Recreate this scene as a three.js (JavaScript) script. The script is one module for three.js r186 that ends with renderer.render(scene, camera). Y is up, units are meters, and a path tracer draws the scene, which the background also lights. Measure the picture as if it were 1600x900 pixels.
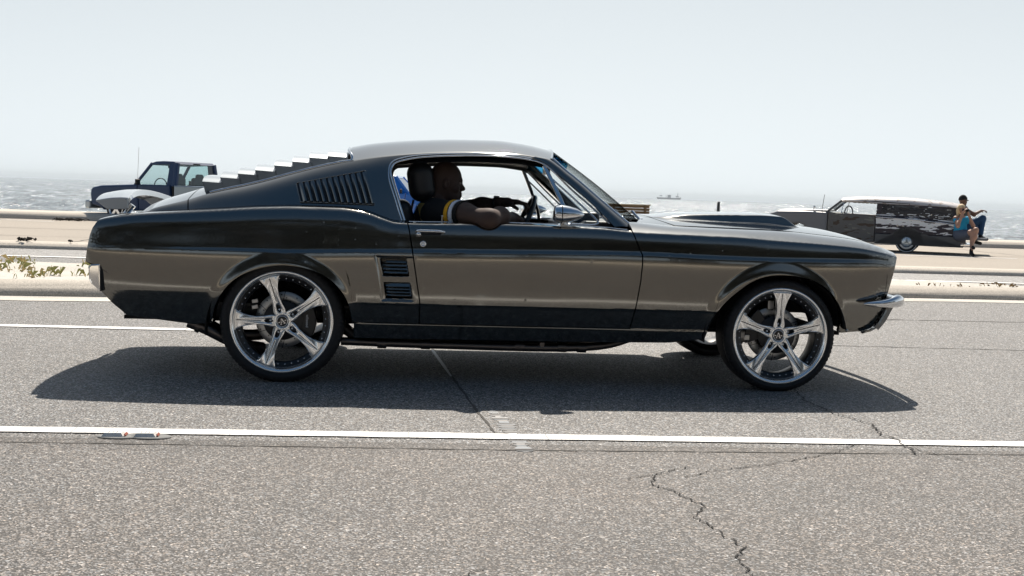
import * as THREE from 'three';
import { mergeGeometries, mergeVertices, toCreasedNormals } from 'three/addons/utils/BufferGeometryUtils.js';
import { RoundedBoxGeometry } from 'three/addons/geometries/RoundedBoxGeometry.js';
import { TextGeometry } from 'three/addons/geometries/TextGeometry.js';
import { FontLoader } from 'three/addons/loaders/FontLoader.js';
import { ImprovedNoise } from 'three/addons/math/ImprovedNoise.js';

// ---------------------------------------------------------------- camera, sky, sun, exposure
const scene = new THREE.Scene();
const camera = new THREE.PerspectiveCamera(26.49, 16 / 9, 0.1, 20000);
camera.position.set(-0.7475, 1.0524, 7.4736);
{
  const yaw = 0.092, pitch = 0.0767, roll = 0.0331;
  const fw = new THREE.Vector3(Math.sin(yaw) * Math.cos(pitch), -Math.sin(pitch), -Math.cos(yaw) * Math.cos(pitch));
  const r = new THREE.Vector3().crossVectors(fw, new THREE.Vector3(0, 1, 0)).normalize(), u = new THREE.Vector3().crossVectors(r, fw);
  camera.up.copy(u).multiplyScalar(Math.cos(roll)).addScaledVector(r, -Math.sin(roll));
  camera.lookAt(camera.position.clone().add(fw));
}
const renderer = new THREE.WebGLRenderer({ antialias: true });
renderer.toneMapping = THREE.LinearToneMapping;
renderer.toneMappingExposure = 1.3;
renderer.shadowMap.enabled = true;
const SUN = new THREE.Vector3(0.13, 1, -0.8).normalize();
{
  const w = 1024, h = 512, d = new Float32Array(w * h * 4);
  const saz = Math.atan2(SUN.z, SUN.x);
  for (let j = 0; j < h; j++) for (let i = 0; i < w; i++) {
    const el = ((j + 0.5) / h - 0.5) * Math.PI, az = ((i + 0.5) / w - 0.5) * 2 * Math.PI;
    const e = Math.max(el, 0), ce = Math.cos(e);
    const v = [ce * Math.cos(az), Math.sin(e), ce * Math.sin(az)];
    const cs = v[0] * SUN.x + v[1] * SUN.y + v[2] * SUN.z;
    const side = 0.5 + 0.5 * Math.cos(az - saz);                // 1 towards the sun, 0 away from it
    const hz = Math.exp(-Math.pow(e / (0.28 + 0.16 * side), 1.5));  // haze near the horizon
    const hor = [0.30 + 0.39 * side, 0.37 + 0.37 * side, 0.44 + 0.32 * side], zen = [0.034, 0.075, 0.145];
    const glow = 0.85 * Math.pow(Math.max(cs, 0), 8) + 1.6 * Math.pow(Math.max(cs, 0), 60);
    for (let k = 0; k < 3; k++) d[(j * w + i) * 4 + k] = zen[k] + (hor[k] - zen[k]) * hz + glow * [1, 0.98, 0.93][k] * 0.8 * (1 - 0.75 * hz);
    d[(j * w + i) * 4 + 3] = 1;
  }
  const t = new THREE.DataTexture(d, w, h, THREE.RGBAFormat, THREE.FloatType);
  t.mapping = THREE.EquirectangularReflectionMapping; t.magFilter = THREE.LinearFilter; t.minFilter = THREE.LinearFilter; t.needsUpdate = true;
  scene.background = t; scene.environment = t;
}
const sun = new THREE.DirectionalLight(0xfff5e8, 5);
sun.position.copy(SUN).multiplyScalar(60); sun.castShadow = true;
sun.shadow.mapSize.set(4096, 4096);
Object.assign(sun.shadow.camera, { left: -45, right: 45, top: 45, bottom: -45, near: 1, far: 200 });
sun.name = 'sun'; scene.add(sun, sun.target);
scene.fog = new THREE.FogExp2(0xe4ecf0, 0.00005);

// ---------------------------------------------------------------- helpers
let seed = 7;
const rnd = () => { seed = (seed * 1664525 + 1013904223) >>> 0; return seed / 4294967296; };
const rr = (a, b) => a + (b - a) * rnd();
const pn = new ImprovedNoise(), noise = (x, y = 0, z = 0) => pn.noise(x, y, z);
const clamp = (x, a = 0, b = 1) => Math.min(b, Math.max(a, x)), lerp = (a, b, t) => a + (b - a) * t;
const sstep = (a, b, x) => { const t = clamp((x - a) / (b - a)); return t * t * (3 - 2 * t); };
const V = (x, y, z) => new THREE.Vector3(x, y, z);
const lin = (r, g, b) => new THREE.Color().setRGB(r, g, b);
// monotone cubic through points
function curve(p) {
  const n = p.length, m = [], dl = [];
  for (let i = 0; i < n - 1; i++) dl.push((p[i + 1][1] - p[i][1]) / (p[i + 1][0] - p[i][0]));
  for (let i = 0; i < n; i++) m.push(i === 0 ? dl[0] : i === n - 1 ? dl[n - 2] : dl[i - 1] * dl[i] <= 0 ? 0 : 2 / (1 / dl[i - 1] + 1 / dl[i]));
  return (x) => {
    if (x <= p[0][0]) return p[0][1] + m[0] * (x - p[0][0]);
    if (x >= p[n - 1][0]) return p[n - 1][1] + m[n - 1] * (x - p[n - 1][0]);
    let i = 0; while (x > p[i + 1][0]) i++;
    const h = p[i + 1][0] - p[i][0], t = (x - p[i][0]) / h, a = 1 - t;
    return (1 + 2 * t) * a * a * p[i][1] + t * a * a * h * m[i] + t * t * (3 - 2 * t) * p[i + 1][1] - t * t * a * h * m[i + 1];
  };
}
const numbers = {};
const numbered = (n) => { const k = numbers[n] = (numbers[n] ?? -1) + 1; return k ? n + '_' + String(k).padStart(3, '0') : n; };
function thing(name, label, category, at = [0, 0, 0], turn = 0, group) {
  const g = new THREE.Group(); g.name = numbered(name); g.position.set(...at); g.rotation.y = turn;
  g.userData = { label, category }; if (group) g.userData.group = group;
  scene.add(g); return g;
}
function mesh(name, geo, mat, parent) {
  if (Array.isArray(geo)) geo = join(geo);
  const m = new THREE.Mesh(geo, mat); m.name = parent ? name : numbered(name); m.castShadow = m.receiveShadow = true;
  (parent ?? scene).add(m); return m;
}
const struct = (name, geo, mat, parent) => { const m = mesh(name, geo, mat, parent); m.userData.kind = 'structure'; return m; };
const solo = (name, label, category, geo, mat, group) => { const m = mesh(name, geo, mat); m.userData = { label, category }; if (group) m.userData.group = group; return m; };
function join(list) {
  return mergeGeometries(list.map((g) => { g = g.index ? g.toNonIndexed() : g; for (const k of Object.keys(g.attributes)) if (!['position', 'normal'].includes(k)) g.deleteAttribute(k); if (!g.attributes.normal) g.computeVertexNormals(); return g; }));
}
const mirrorZ = (g) => { const c = g.clone(); c.scale(1, 1, -1); const ix = c.index; if (ix) { const a = ix.array; for (let i = 0; i < a.length; i += 3) { const t = a[i]; a[i] = a[i + 1]; a[i + 1] = t; } } else { for (const k of Object.keys(c.attributes)) { const at = c.attributes[k], n = at.itemSize, a = at.array; for (let i = 0; i < a.length; i += 3 * n) for (let j = 0; j < n; j++) { const t = a[i + j]; a[i + j] = a[i + n + j]; a[i + n + j] = t; } } } return c; };
const box = (w, h, d, x, y, z, r = 0, rot) => { const g = r ? new RoundedBoxGeometry(w, h, d, 2, r) : new THREE.BoxGeometry(w, h, d); if (rot) g.applyMatrix4(new THREE.Matrix4().makeRotationFromEuler(new THREE.Euler(...rot))); g.translate(x, y, z); return g; };
const tube = (pts, r, seg = 40, rad = 8, closed = false) => new THREE.TubeGeometry(new THREE.CatmullRomCurve3(pts.map((p) => V(...p)), closed, 'centripetal'), seg, r, rad, closed);
const rod = (a, b, r, r2 = r, seg = 10) => { const A = V(...a), B = V(...b), d = B.clone().sub(A), g = new THREE.CylinderGeometry(r2, r, d.length(), seg); g.applyQuaternion(new THREE.Quaternion().setFromUnitVectors(V(0, 1, 0), d.normalize())); g.translate((a[0] + b[0]) / 2, (a[1] + b[1]) / 2, (a[2] + b[2]) / 2); return g; };
const ball = (r, x, y, z, sx = 1, sy = 1, sz = 1, n = 16) => { const g = new THREE.SphereGeometry(r, n, n >> 1); g.scale(sx, sy, sz); g.translate(x, y, z); return g; };
// lathe about the z axis (wheels): profile [[radius, z], ...]
const latheZ = (p, seg = 96) => { const g = new THREE.LatheGeometry(p.map((q) => new THREE.Vector2(q[0], q[1])), seg); g.rotateX(Math.PI / 2); return g; };
// flat shape [[x, y], ...] with holes pushed from z0 to z0+d, edges bevelled
function plate(pts, d, z0 = 0, bevel = 0, holes = [], seg = 1) {
  const s = new THREE.Shape(pts.map((p) => new THREE.Vector2(...p)));
  for (const h of holes) s.holes.push(new THREE.Path(h.map((p) => new THREE.Vector2(...p))));
  const g = new THREE.ExtrudeGeometry(s, { depth: d - 2 * bevel, bevelEnabled: bevel > 0, bevelThickness: bevel, bevelSize: bevel, bevelOffset: -bevel, bevelSegments: seg, curveSegments: 8 });
  g.translate(0, 0, z0 + bevel); return g;
}
const polyAt = (p, k, u) => { const n = p.length; let i = 0; while (i < n - 2 && u > k[i + 1]) i++; const t = clamp((u - k[i]) / Math.max(1e-9, k[i + 1] - k[i])); return [lerp(p[i][0], p[i + 1][0], t), lerp(p[i][1], p[i + 1][1], t)]; };
function knots(a, b) { const k = [0]; for (let i = 1; i < a.length; i++) { const l = (q) => Math.hypot(q[i][0] - q[i - 1][0], q[i][1] - q[i - 1][1]); k.push(k[i - 1] + Math.max(l(a), b ? l(b) : 0) + 1e-6); } return k.map((x) => x / k[k.length - 1]); }
// a sheet over the patch of a parameter plane between four polylines (bottom, top: same count; left, right optional), on the surface f(a, b), folded in by `fold` at its rim
function patch(f, B, T, nu, nv, { L, R, fold = 0, flip = false } = {}) {
  const kb = knots(B, T); L ??= [B[0], T[0]]; R ??= [B[B.length - 1], T[T.length - 1]];
  const kl = knots(L), kr = knots(R), us = [], c00 = B[0], c10 = B[B.length - 1], c01 = T[0], c11 = T[T.length - 1];
  for (let i = 0; i <= nu; i++) us.push(i / nu);
  const pos = [], nor = [], idx = [], W = nu + 1, e = 2e-4, at = (a, b) => f(a, b);
  for (let j = 0; j <= nv; j++) for (let i = 0; i <= nu; i++) {
    const u = us[i], v = j / nv, b = polyAt(B, kb, u), t = polyAt(T, kb, u), l = polyAt(L, kl, v), r = polyAt(R, kr, v), q = [0, 0];
    for (let k = 0; k < 2; k++) q[k] = (1 - v) * b[k] + v * t[k] + (1 - u) * l[k] + u * r[k] - ((1 - u) * (1 - v) * c00[k] + u * (1 - v) * c10[k] + (1 - u) * v * c01[k] + u * v * c11[k]);
    const p = at(q[0], q[1]), a1 = at(q[0] + e, q[1]), a0 = at(q[0] - e, q[1]), b1 = at(q[0], q[1] + e), b0 = at(q[0], q[1] - e);
    const n = V(a1[0] - a0[0], a1[1] - a0[1], a1[2] - a0[2]).cross(V(b1[0] - b0[0], b1[1] - b0[1], b1[2] - b0[2])).normalize();
    if (flip) n.negate();
    pos.push(...p); nor.push(n.x, n.y, n.z);
  }
  const quad = (a, b, c, d) => flip ? idx.push(a, c, b, a, d, c) : idx.push(a, b, c, a, c, d);
  for (let j = 0; j < nv; j++) for (let i = 0; i < nu; i++) quad(j * W + i, j * W + i + 1, (j + 1) * W + i + 1, (j + 1) * W + i);
  if (fold) {
    const ring = [];
    for (let i = 0; i < nu; i++) ring.push(i);
    for (let j = 0; j < nv; j++) ring.push(j * W + nu);
    for (let i = nu; i > 0; i--) ring.push(nv * W + i);
    for (let j = nv; j > 0; j--) ring.push(j * W);
    const s = pos.length / 3, N = ring.length;
    for (const r of ring) for (const dd of [0, fold]) { const n = [nor[r * 3], nor[r * 3 + 1], nor[r * 3 + 2]]; pos.push(pos[r * 3] - n[0] * dd, pos[r * 3 + 1] - n[1] * dd, pos[r * 3 + 2] - n[2] * dd); nor.push(0, 0, 0); }
    const start = nor.length - N * 6;
    for (let i = 0; i < N; i++) {
      const a = s + 2 * i, b = s + 2 * ((i + 1) % N);
      const P = (k) => V(pos[k * 3], pos[k * 3 + 1], pos[k * 3 + 2]);
      const n = P(b).sub(P(a)).cross(P(a + 1).sub(P(a))).normalize(); if (!flip) n.negate();
      for (const k of [a, a + 1, b, b + 1]) { nor[k * 3] += n.x; nor[k * 3 + 1] += n.y; nor[k * 3 + 2] += n.z; }
      flip ? idx.push(a, b, b + 1, a, b + 1, a + 1) : idx.push(a, a + 1, b + 1, a, b + 1, b);
    }
    for (let i = start; i < nor.length; i += 3) { const l = Math.hypot(nor[i], nor[i + 1], nor[i + 2]) || 1; nor[i] /= l; nor[i + 1] /= l; nor[i + 2] /= l; }
  }
  const g = new THREE.BufferGeometry();
  g.setAttribute('position', new THREE.Float32BufferAttribute(pos, 3)); g.setAttribute('normal', new THREE.Float32BufferAttribute(nor, 3)); g.setIndex(idx);
  return g;
}
// surface nets of a distance field
function nets(f, lo, hi, h) {
  const n = [0, 1, 2].map((k) => Math.ceil((hi[k] - lo[k]) / h) + 1), [nx, ny, nz] = n, d = new Float32Array(nx * ny * nz), id = (i, j, k) => i + nx * (j + ny * k);
  for (let k = 0; k < nz; k++) for (let j = 0; j < ny; j++) for (let i = 0; i < nx; i++) d[id(i, j, k)] = f(lo[0] + i * h, lo[1] + j * h, lo[2] + k * h);
  const vi = new Int32Array(nx * ny * nz).fill(-1), pos = [], nor = [], idx = [];
  const E = []; for (let a = 0; a < 8; a++) for (let b = 0; b < 3; b++) if (!(a & (1 << b))) E.push([a, a | (1 << b)]);
  for (let k = 0; k < nz - 1; k++) for (let j = 0; j < ny - 1; j++) for (let i = 0; i < nx - 1; i++) {
    const c = []; let m = 0;
    for (let a = 0; a < 8; a++) { const q = d[id(i + (a & 1), j + ((a >> 1) & 1), k + (a >> 2))]; c.push(q); if (q < 0) m |= 1 << a; }
    if (m === 0 || m === 255) continue;
    let s = 0, x = 0, y = 0, z = 0;
    for (const [a, b] of E) if ((c[a] < 0) !== (c[b] < 0)) { const t = c[a] / (c[a] - c[b]); x += lerp(a & 1, b & 1, t); y += lerp((a >> 1) & 1, (b >> 1) & 1, t); z += lerp(a >> 2, b >> 2, t); s++; }
    const p = [lo[0] + (i + x / s) * h, lo[1] + (j + y / s) * h, lo[2] + (k + z / s) * h], e = h * 0.35;
    const g = V(f(p[0] + e, p[1], p[2]) - f(p[0] - e, p[1], p[2]), f(p[0], p[1] + e, p[2]) - f(p[0], p[1] - e, p[2]), f(p[0], p[1], p[2] + e) - f(p[0], p[1], p[2] - e)).normalize();
    vi[id(i, j, k)] = pos.length / 3; pos.push(...p); nor.push(g.x, g.y, g.z);
  }
  const st = [1, nx, nx * ny];
  for (let k = 1; k < nz - 1; k++) for (let j = 1; j < ny - 1; j++) for (let i = 1; i < nx - 1; i++) {
    const o = id(i, j, k), a = d[o] < 0;
    for (let x = 0; x < 3; x++) {
      if (a === (d[o + st[x]] < 0)) continue;
      const u = st[(x + 1) % 3], v = st[(x + 2) % 3], q = [vi[o], vi[o - u], vi[o - u - v], vi[o - v]];
      if (q.some((w) => w < 0)) continue;
      a ? idx.push(q[0], q[1], q[2], q[0], q[2], q[3]) : idx.push(q[0], q[2], q[1], q[0], q[3], q[2]);
    }
  }
  const g = new THREE.BufferGeometry();
  g.setAttribute('position', new THREE.Float32BufferAttribute(pos, 3)); g.setAttribute('normal', new THREE.Float32BufferAttribute(nor, 3)); g.setIndex(idx);
  return g;
}
const smin = (a, b, k) => { const h = clamp(0.5 + 0.5 * (b - a) / k); return lerp(b, a, h) - k * h * (1 - h); };
const capsule = (a, ra, b, rb) => { const dx = b[0] - a[0], dy = b[1] - a[1], dz = b[2] - a[2], L = dx * dx + dy * dy + dz * dz || 1e-9; return (x, y, z) => { const t = clamp(((x - a[0]) * dx + (y - a[1]) * dy + (z - a[2]) * dz) / L); return Math.hypot(x - a[0] - dx * t, y - a[1] - dy * t, z - a[2] - dz * t) - lerp(ra, rb, t); }; };
const blob = (c, r) => { const m = Math.min(...r); return (x, y, z) => { const k = Math.hypot((x - c[0]) / r[0], (y - c[1]) / r[1], (z - c[2]) / r[2]); return (k - 1) * m * (k > 1 ? 1.15 : 1); }; };
const union = (list, k) => (x, y, z) => { let d = 1e3; for (const f of list) d = smin(d, f(x, y, z), k); return d; };

// ---------------------------------------------------------------- textures of surfaces
function dataTex(w, h, fn, { srgb = true, repeat = [1, 1] } = {}) {
  const d = new Uint8Array(w * h * 4);
  fn(d, w, h);
  const t = new THREE.DataTexture(d, w, h); t.wrapS = t.wrapT = THREE.RepeatWrapping; t.magFilter = THREE.LinearFilter; t.minFilter = THREE.LinearMipmapLinearFilter; t.generateMipmaps = true;
  if (srgb) t.colorSpace = THREE.SRGBColorSpace; t.repeat.set(...repeat); t.needsUpdate = true; return t;
}
const enc = (l) => 255 * (l <= 0.0031308 ? 12.92 * l : 1.055 * Math.pow(l, 1 / 2.4) - 0.055);
// crushed stones in tar: dots of many greys, thrown one over another
function stones(w, base, tint, dots, rmin, rmax, spread) {
  const v = new Float32Array(w * w).fill(base * 0.2), c = new Float32Array(w * w);
  for (let i = 0; i < dots; i++) {
    const x = rnd() * w, y = rnd() * w, r = rmin + (rmax - rmin) * rnd() * rnd(), b = base * (rnd() < 0.10 ? rr(1.7, 3.0) : 0.08 + spread * rnd()), warm = rr(-1, 1), sx = rr(0.75, 1.3);
    for (let py = Math.floor(y - r - 1); py <= y + r + 1; py++) for (let px = Math.floor(x - r * 1.3 - 1); px <= x + r * 1.3 + 1; px++) {
      const q = Math.hypot((px - x) / sx, py - y); if (q > r) continue;
      const k = ((py + w) % w) * w + ((px + w) % w); v[k] = b; c[k] = warm;
    }
  }
  const color = dataTex(w, w, (d) => { for (let k = 0; k < w * w; k++) { const m = v[k]; for (let q = 0; q < 3; q++) d[4 * k + q] = clamp(enc(clamp(m * tint[q] * (1 + 0.10 * c[k] * (1 - q)))), 0, 255); d[4 * k + 3] = 255; } });
  const bump = dataTex(w, w, (d) => { for (let k = 0; k < w * w; k++) { const q = clamp(v[k] / base * 110, 0, 255); d[4 * k] = d[4 * k + 1] = d[4 * k + 2] = q; d[4 * k + 3] = 255; } }, { srgb: false });
  return { color, bump };
}
function grains(w, base, tint, amount, blur) {
  const v = new Float32Array(w * w);
  for (let k = 0; k < w * w; k++) v[k] = rnd();
  for (let b = 0; b < blur; b++) { const o = v.slice(); for (let y = 0; y < w; y++) for (let x = 0; x < w; x++) { const l = (x + w - 1) % w, r = (x + 1) % w, u = (y + w - 1) % w, d = (y + 1) % w; v[y * w + x] = (o[y * w + x] * 2 + o[y * w + l] + o[y * w + r] + o[u * w + x] + o[d * w + x]) / 6; } }
  const color = dataTex(w, w, (d) => { for (let k = 0; k < w * w; k++) { const m = base * Math.exp(amount * (v[k] - 0.5)); for (let q = 0; q < 3; q++) d[4 * k + q] = clamp(enc(clamp(m * tint[q])), 0, 255); d[4 * k + 3] = 255; } });
  const bump = dataTex(w, w, (d) => { for (let k = 0; k < w * w; k++) { d[4 * k] = d[4 * k + 1] = d[4 * k + 2] = v[k] * 255; d[4 * k + 3] = 255; } }, { srgb: false });
  return { color, bump };
}
const std = (o) => new THREE.MeshStandardMaterial({ roughness: 0.8, ...o }), phys = (o) => new THREE.MeshPhysicalMaterial({ roughness: 0.5, ...o });
const texAsphalt = stones(2048, 0.20, [1.0, 0.982, 0.955], 900000, 0.8, 2.4, 1.5);
const texConcrete = grains(1024, 0.34, [1.0, 0.93, 0.84], 1.4, 2);
const texSand = grains(1024, 0.56, [1.0, 0.965, 0.90], 0.9, 2);
const M = {
  asphalt: std({ map: texAsphalt.color, bumpMap: texAsphalt.bump, bumpScale: 0.004, roughness: 0.75, vertexColors: true }),
  concrete: std({ map: texConcrete.color, bumpMap: texConcrete.bump, bumpScale: 0.003, roughness: 0.85, vertexColors: true }),
  sand: std({ map: texSand.color, bumpMap: texSand.bump, bumpScale: 0.006, roughness: 0.95, vertexColors: true }),
  crack: std({ color: lin(0.018, 0.017, 0.016), roughness: 0.95 }),
  joint: std({ color: lin(0.07, 0.066, 0.06), roughness: 0.95 }),
};
// level or rolling sheet over x, z with metre uv and patches of tone in its vertex colours
function sheet(x0, x1, z0, z1, nx, nz, { y = () => 0, uv = 5, tone = () => [1, 1, 1], zs } = {}) {
  const pos = [], uvs = [], col = [], idx = [];
  for (let j = 0; j <= nz; j++) for (let i = 0; i <= nx; i++) {
    const x = lerp(x0, x1, i / nx), a = typeof z0 === 'function' ? z0(x) : z0, b = typeof z1 === 'function' ? z1(x) : z1, z = lerp(a, b, j / nz);
    pos.push(x, y(x, z, j / nz), z); uvs.push(x / uv, -z / uv); col.push(...tone(x, z));
  }
  for (let j = 0; j < nz; j++) for (let i = 0; i < nx; i++) { const a = j * (nx + 1) + i; idx.push(a, a + nx + 1, a + nx + 2, a, a + nx + 2, a + 1); }
  const g = new THREE.BufferGeometry();
  g.setAttribute('position', new THREE.Float32BufferAttribute(pos, 3)); g.setAttribute('uv', new THREE.Float32BufferAttribute(uvs, 2)); g.setAttribute('color', new THREE.Float32BufferAttribute(col, 3)); g.setIndex(idx); g.computeVertexNormals(); return g;
}
// thin strip along a polyline [[x, z, width], ...] at height y
function ribbon(pts, y, u = 1) {
  const pos = [], idx = [], uvs = [], col = [];
  pts.forEach((p, i) => {
    const a = pts[Math.max(0, i - 1)], b = pts[Math.min(pts.length - 1, i + 1)], dx = b[0] - a[0], dz = b[1] - a[1], l = Math.hypot(dx, dz) || 1, w = p[2] / 2;
    pos.push(p[0] - dz / l * w, y, p[1] + dx / l * w, p[0] + dz / l * w, y, p[1] - dx / l * w); uvs.push(p[0] / u, p[1] / u, p[0] / u, p[1] / u); col.push(1, 1, 1, 1, 1, 1);
    if (i) { const k = 2 * i; idx.push(k - 2, k - 1, k + 1, k - 2, k + 1, k); }
  });
  const g = new THREE.BufferGeometry(); g.setAttribute('position', new THREE.Float32BufferAttribute(pos, 3)); g.setAttribute('uv', new THREE.Float32BufferAttribute(uvs, 2)); g.setAttribute('color', new THREE.Float32BufferAttribute(col, 3)); g.setIndex(idx); g.computeVertexNormals();
  return g;
}
function wander(pts, step, jit, w, seedOff = 0) {
  const out = [];
  for (let i = 0; i < pts.length - 1; i++) { const [ax, az] = pts[i], [bx, bz] = pts[i + 1], n = Math.max(1, Math.round(Math.hypot(bx - ax, bz - az) / step)); for (let k = 0; k < n; k++) { const t = k / n; out.push([lerp(ax, bx, t) + jit * rr(-1, 1), lerp(az, bz, t) + jit * rr(-1, 1), w * rr(0.3, 1.25)]); } }
  out.push([...pts[pts.length - 1], w * 0.2]); out[0][2] = w * 0.2; return out;
}
// ---------------------------------------------------------------- ground, roads, median, sea
const blot = (x, z, s) => 0.5 * noise(x / s, z / s, 3.1) + 0.3 * noise(x / s * 2.3, z / s * 2.3, 9.7) + 0.2 * noise(x / s * 5.1, z / s * 5.1, 1.3);
const laneTone = (x, z) => { const b = 1 + 0.16 * blot(x, z * 1.6, 1.3), w = 0.5 * noise(x / 2.1, z / 0.9, 5); return [1.3 * b, (1.3 - 0.01 * w) * b, (1.3 - 0.02 * w) * b]; };
const shoulderTone = (x, z) => { const b = 1.02 * (1 + 0.30 * blot(x, z, 0.9)) * (z < 2.52 ? 0.72 : 1), w = 0.06 + 0.06 * noise(x / 0.7, z / 0.7, 8); return [b * (1 + w), b * (1 + 0.2 * w), b * (1 - 0.4 * w)]; };
const farTone = (x, z) => { const b = (z < -9.6 ? 2.1 : 1.45) * (1 + 0.12 * blot(x / 3, z, 1)); return [b, b, b]; };
const medianEdge = curve([[-80, -2.6], [-12, -2.8], [-4.1, -3.72], [-2.6, -3.9], [1, -4.6], [4.3, -6.05], [6.6, -6.25], [14, -6.5], [80, -6.6]]);   // foot of the near kerb
struct('ground', new THREE.PlaneGeometry(4000, 2000).rotateX(-Math.PI / 2).translate(0, -0.06, 973.5), std({ color: lin(0.07, 0.065, 0.055), roughness: 1 }));
struct('road', sheet(-60, 60, (x) => medianEdge(x) - 0.05, 2.40, 240, 24, { tone: laneTone }), M.asphalt);
struct('road', sheet(-60, 60, 2.40, 9.0, 240, 24, { tone: shoulderTone }), M.asphalt);
struct('road', sheet(-90, 90, -11.5, -7.0, 180, 8, { tone: farTone, y: () => -0.004 }), M.asphalt);
const bayTone = (x, z) => { const b = 1.0 * (1 + 0.12 * blot(x / 2, z, 2.2)); return [b, b * 0.95, b * 0.88]; };
struct('parking_bay', sheet(-90, 90, -25.1, -11.4, 180, 20, { tone: bayTone, uv: 3 }), M.concrete);
const kerbTone = (s) => (x, z) => { const b = s * (1 + 0.22 * blot(x, z * 4, 0.8)); return [b * 1.02, b, b * 0.95]; };
// rounded concrete kerbs, swept along x: profile [[z, y], ...] from the road up and over
function kerb(x0, x1, at, prof, n, tone) {
  const pos = [], uvs = [], col = [], idx = [], m = prof.length;
  for (let i = 0; i <= n; i++) { const x = lerp(x0, x1, i / n), z = at(x); let s = 0; prof.forEach((p, j) => { if (j) s += Math.hypot(p[0] - prof[j - 1][0], p[1] - prof[j - 1][1]); const w = 0.007 * noise(x * 1.7, j * 0.7, 2) * (p[1] > 0.02 ? 1 : 0); pos.push(x, p[1] + w, z + p[0] + w); uvs.push(x / 3, s / 3); col.push(...tone(x, z + j)); }); }
  for (let i = 0; i < n; i++) for (let j = 0; j < m - 1; j++) { const a = i * m + j; idx.push(a, a + m, a + m + 1, a, a + m + 1, a + 1); }
  const g = new THREE.BufferGeometry(); g.setAttribute('position', new THREE.Float32BufferAttribute(pos, 3)); g.setAttribute('uv', new THREE.Float32BufferAttribute(uvs, 2)); g.setAttribute('color', new THREE.Float32BufferAttribute(col, 3)); g.setIndex(idx); g.computeVertexNormals(); return g;
}
const roundProf = (h, w, back) => { const p = [[0.02, -0.02]]; for (let i = 0; i <= 12; i++) { const a = Math.PI / 2 * i / 12; p.push([-w * (1 - Math.cos(a)), h * Math.sin(a)]); } p.push([-w - back, h]); if (back > 0) for (let i = 1; i <= 8; i++) { const a = Math.PI / 2 * i / 8; p.push([-w - back - 0.1 * Math.sin(a), h * Math.cos(a)]); } return p; };
struct('kerb', kerb(-60, 60, medianEdge, roundProf(0.125, 0.32, 0.04), 260, kerbTone(1.3)), M.concrete);
struct('kerb', kerb(-90, 90, () => -11.42, roundProf(0.095, 0.24, 0.10), 200, kerbTone(1.6)), M.concrete);
struct('kerb', kerb(-120, 120, () => -25.0, roundProf(0.19, 0.32, 1.5), 200, kerbTone(1.5)), M.concrete);
struct('sea_wall', new THREE.BoxGeometry(400, 2.2, 0.4).translate(0, -1.13, -27.05), std({ color: lin(0.4, 0.37, 0.32) }));
struct('kerb', kerb(-60, 60, () => 9.02, roundProf(0.14, 0.05, 0.1).map(([z, y]) => [-z, y]), 120, kerbTone(1.5)), M.concrete);
struct('gutter', sheet(-60, 60, 8.62, 9.0, 60, 2, { y: () => 0.004, uv: 3, tone: () => [1.5, 1.46, 1.38] }), M.concrete);
// gutter of pale concrete half under drifted sand
struct('gutter', sheet(-60, 60, (x) => medianEdge(x) - 0.02, (x) => medianEdge(x) + 0.40 + 0.12 * noise(x * 0.9, 3) + 0.05 * noise(x * 5, 5), 400, 3, { y: () => 0.004, uv: 3, tone: (x, z) => { const b = 1.0 + 0.3 * noise(x * 1.1, z * 3) + 0.25 * noise(x * 5, z * 9); return [b, b * 0.98, b * 0.94]; } }), M.sand);
const sandY = (x, z, v) => { const edge = Math.min(1, 4 * v, 1.2), near = sstep(0, 0.12, 1 - v); return 0.10 + (0.035 * noise(x * 0.6, z * 0.8) + 0.02 * noise(x * 2.1, z * 2.6) + 0.012 * noise(x * 7, z * 7)) * near * edge * 1.2 - 0.14 * (1 - sstep(0, 0.22, v)) + 0.02 * near; };
struct('sand', sheet(-60, 60, (x) => -7.45 + 0.22 * noise(x * 0.5, 1.7), (x) => medianEdge(x) - 0.20, 700, 36, { y: sandY, uv: 3, tone: (x, z) => { const b = 1.0 + 0.12 * blot(x, z, 0.6); return [b, b * 0.985, b * 0.95]; } }), M.sand);
// painted lines
const paintTex = dataTex(1024, 1024, (d, w, h) => { for (let y = 0; y < h; y++) for (let x = 0; x < w; x++) { const k = 4 * (y * w + x), u = x / w * 8, v = y / w * 8, n = noise(u * 7, v * 7, 3) + 0.6 * noise(u * 19, v * 19, 5), cr = Math.abs(noise(u * 1.6, v * 2.2, 9) + 0.35 * noise(u * 6, v * 6, 2)), b = (n > 0.72 || cr < 0.006) ? 0.28 : 0.80 + 0.06 * noise(u * 3, v * 3, 7) + 0.05 * (rnd() - 0.5); for (let q = 0; q < 3; q++) d[k + q] = enc(b * [1, 0.99, 0.96][q]); d[k + 3] = 255; } });
const paint = std({ color: 0xffffff, map: paintTex, roughness: 0.6 });
const worn = (pts) => ribbon(pts, 0.005, 2);
const lineOf = (x0, x1, z, w, n, wear) => { const p = []; for (let i = 0; i <= n; i++) { const x = lerp(x0, x1, i / n); p.push([x, z + wear * 0.4 * noise(x * 3, z), w + wear * noise(x * 9, z * 2)]); } return p; };
struct('lane_marking', worn(lineOf(-40, 40, 2.255, 0.112, 1600, 0.012)), paint);
struct('lane_marking', worn(lineOf(-40, 1.2, -1.45, 0.13, 800, 0.012)), paint);
struct('lane_marking', ribbon(lineOf(-60, 60, -9.5, 0.16, 300, 0.03), 0.004, 2), paint);
struct('lane_marking', ribbon(lineOf(4, 12.7, -18.2, 0.13, 60, 0.03), 0.005, 2), paint);
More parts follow.
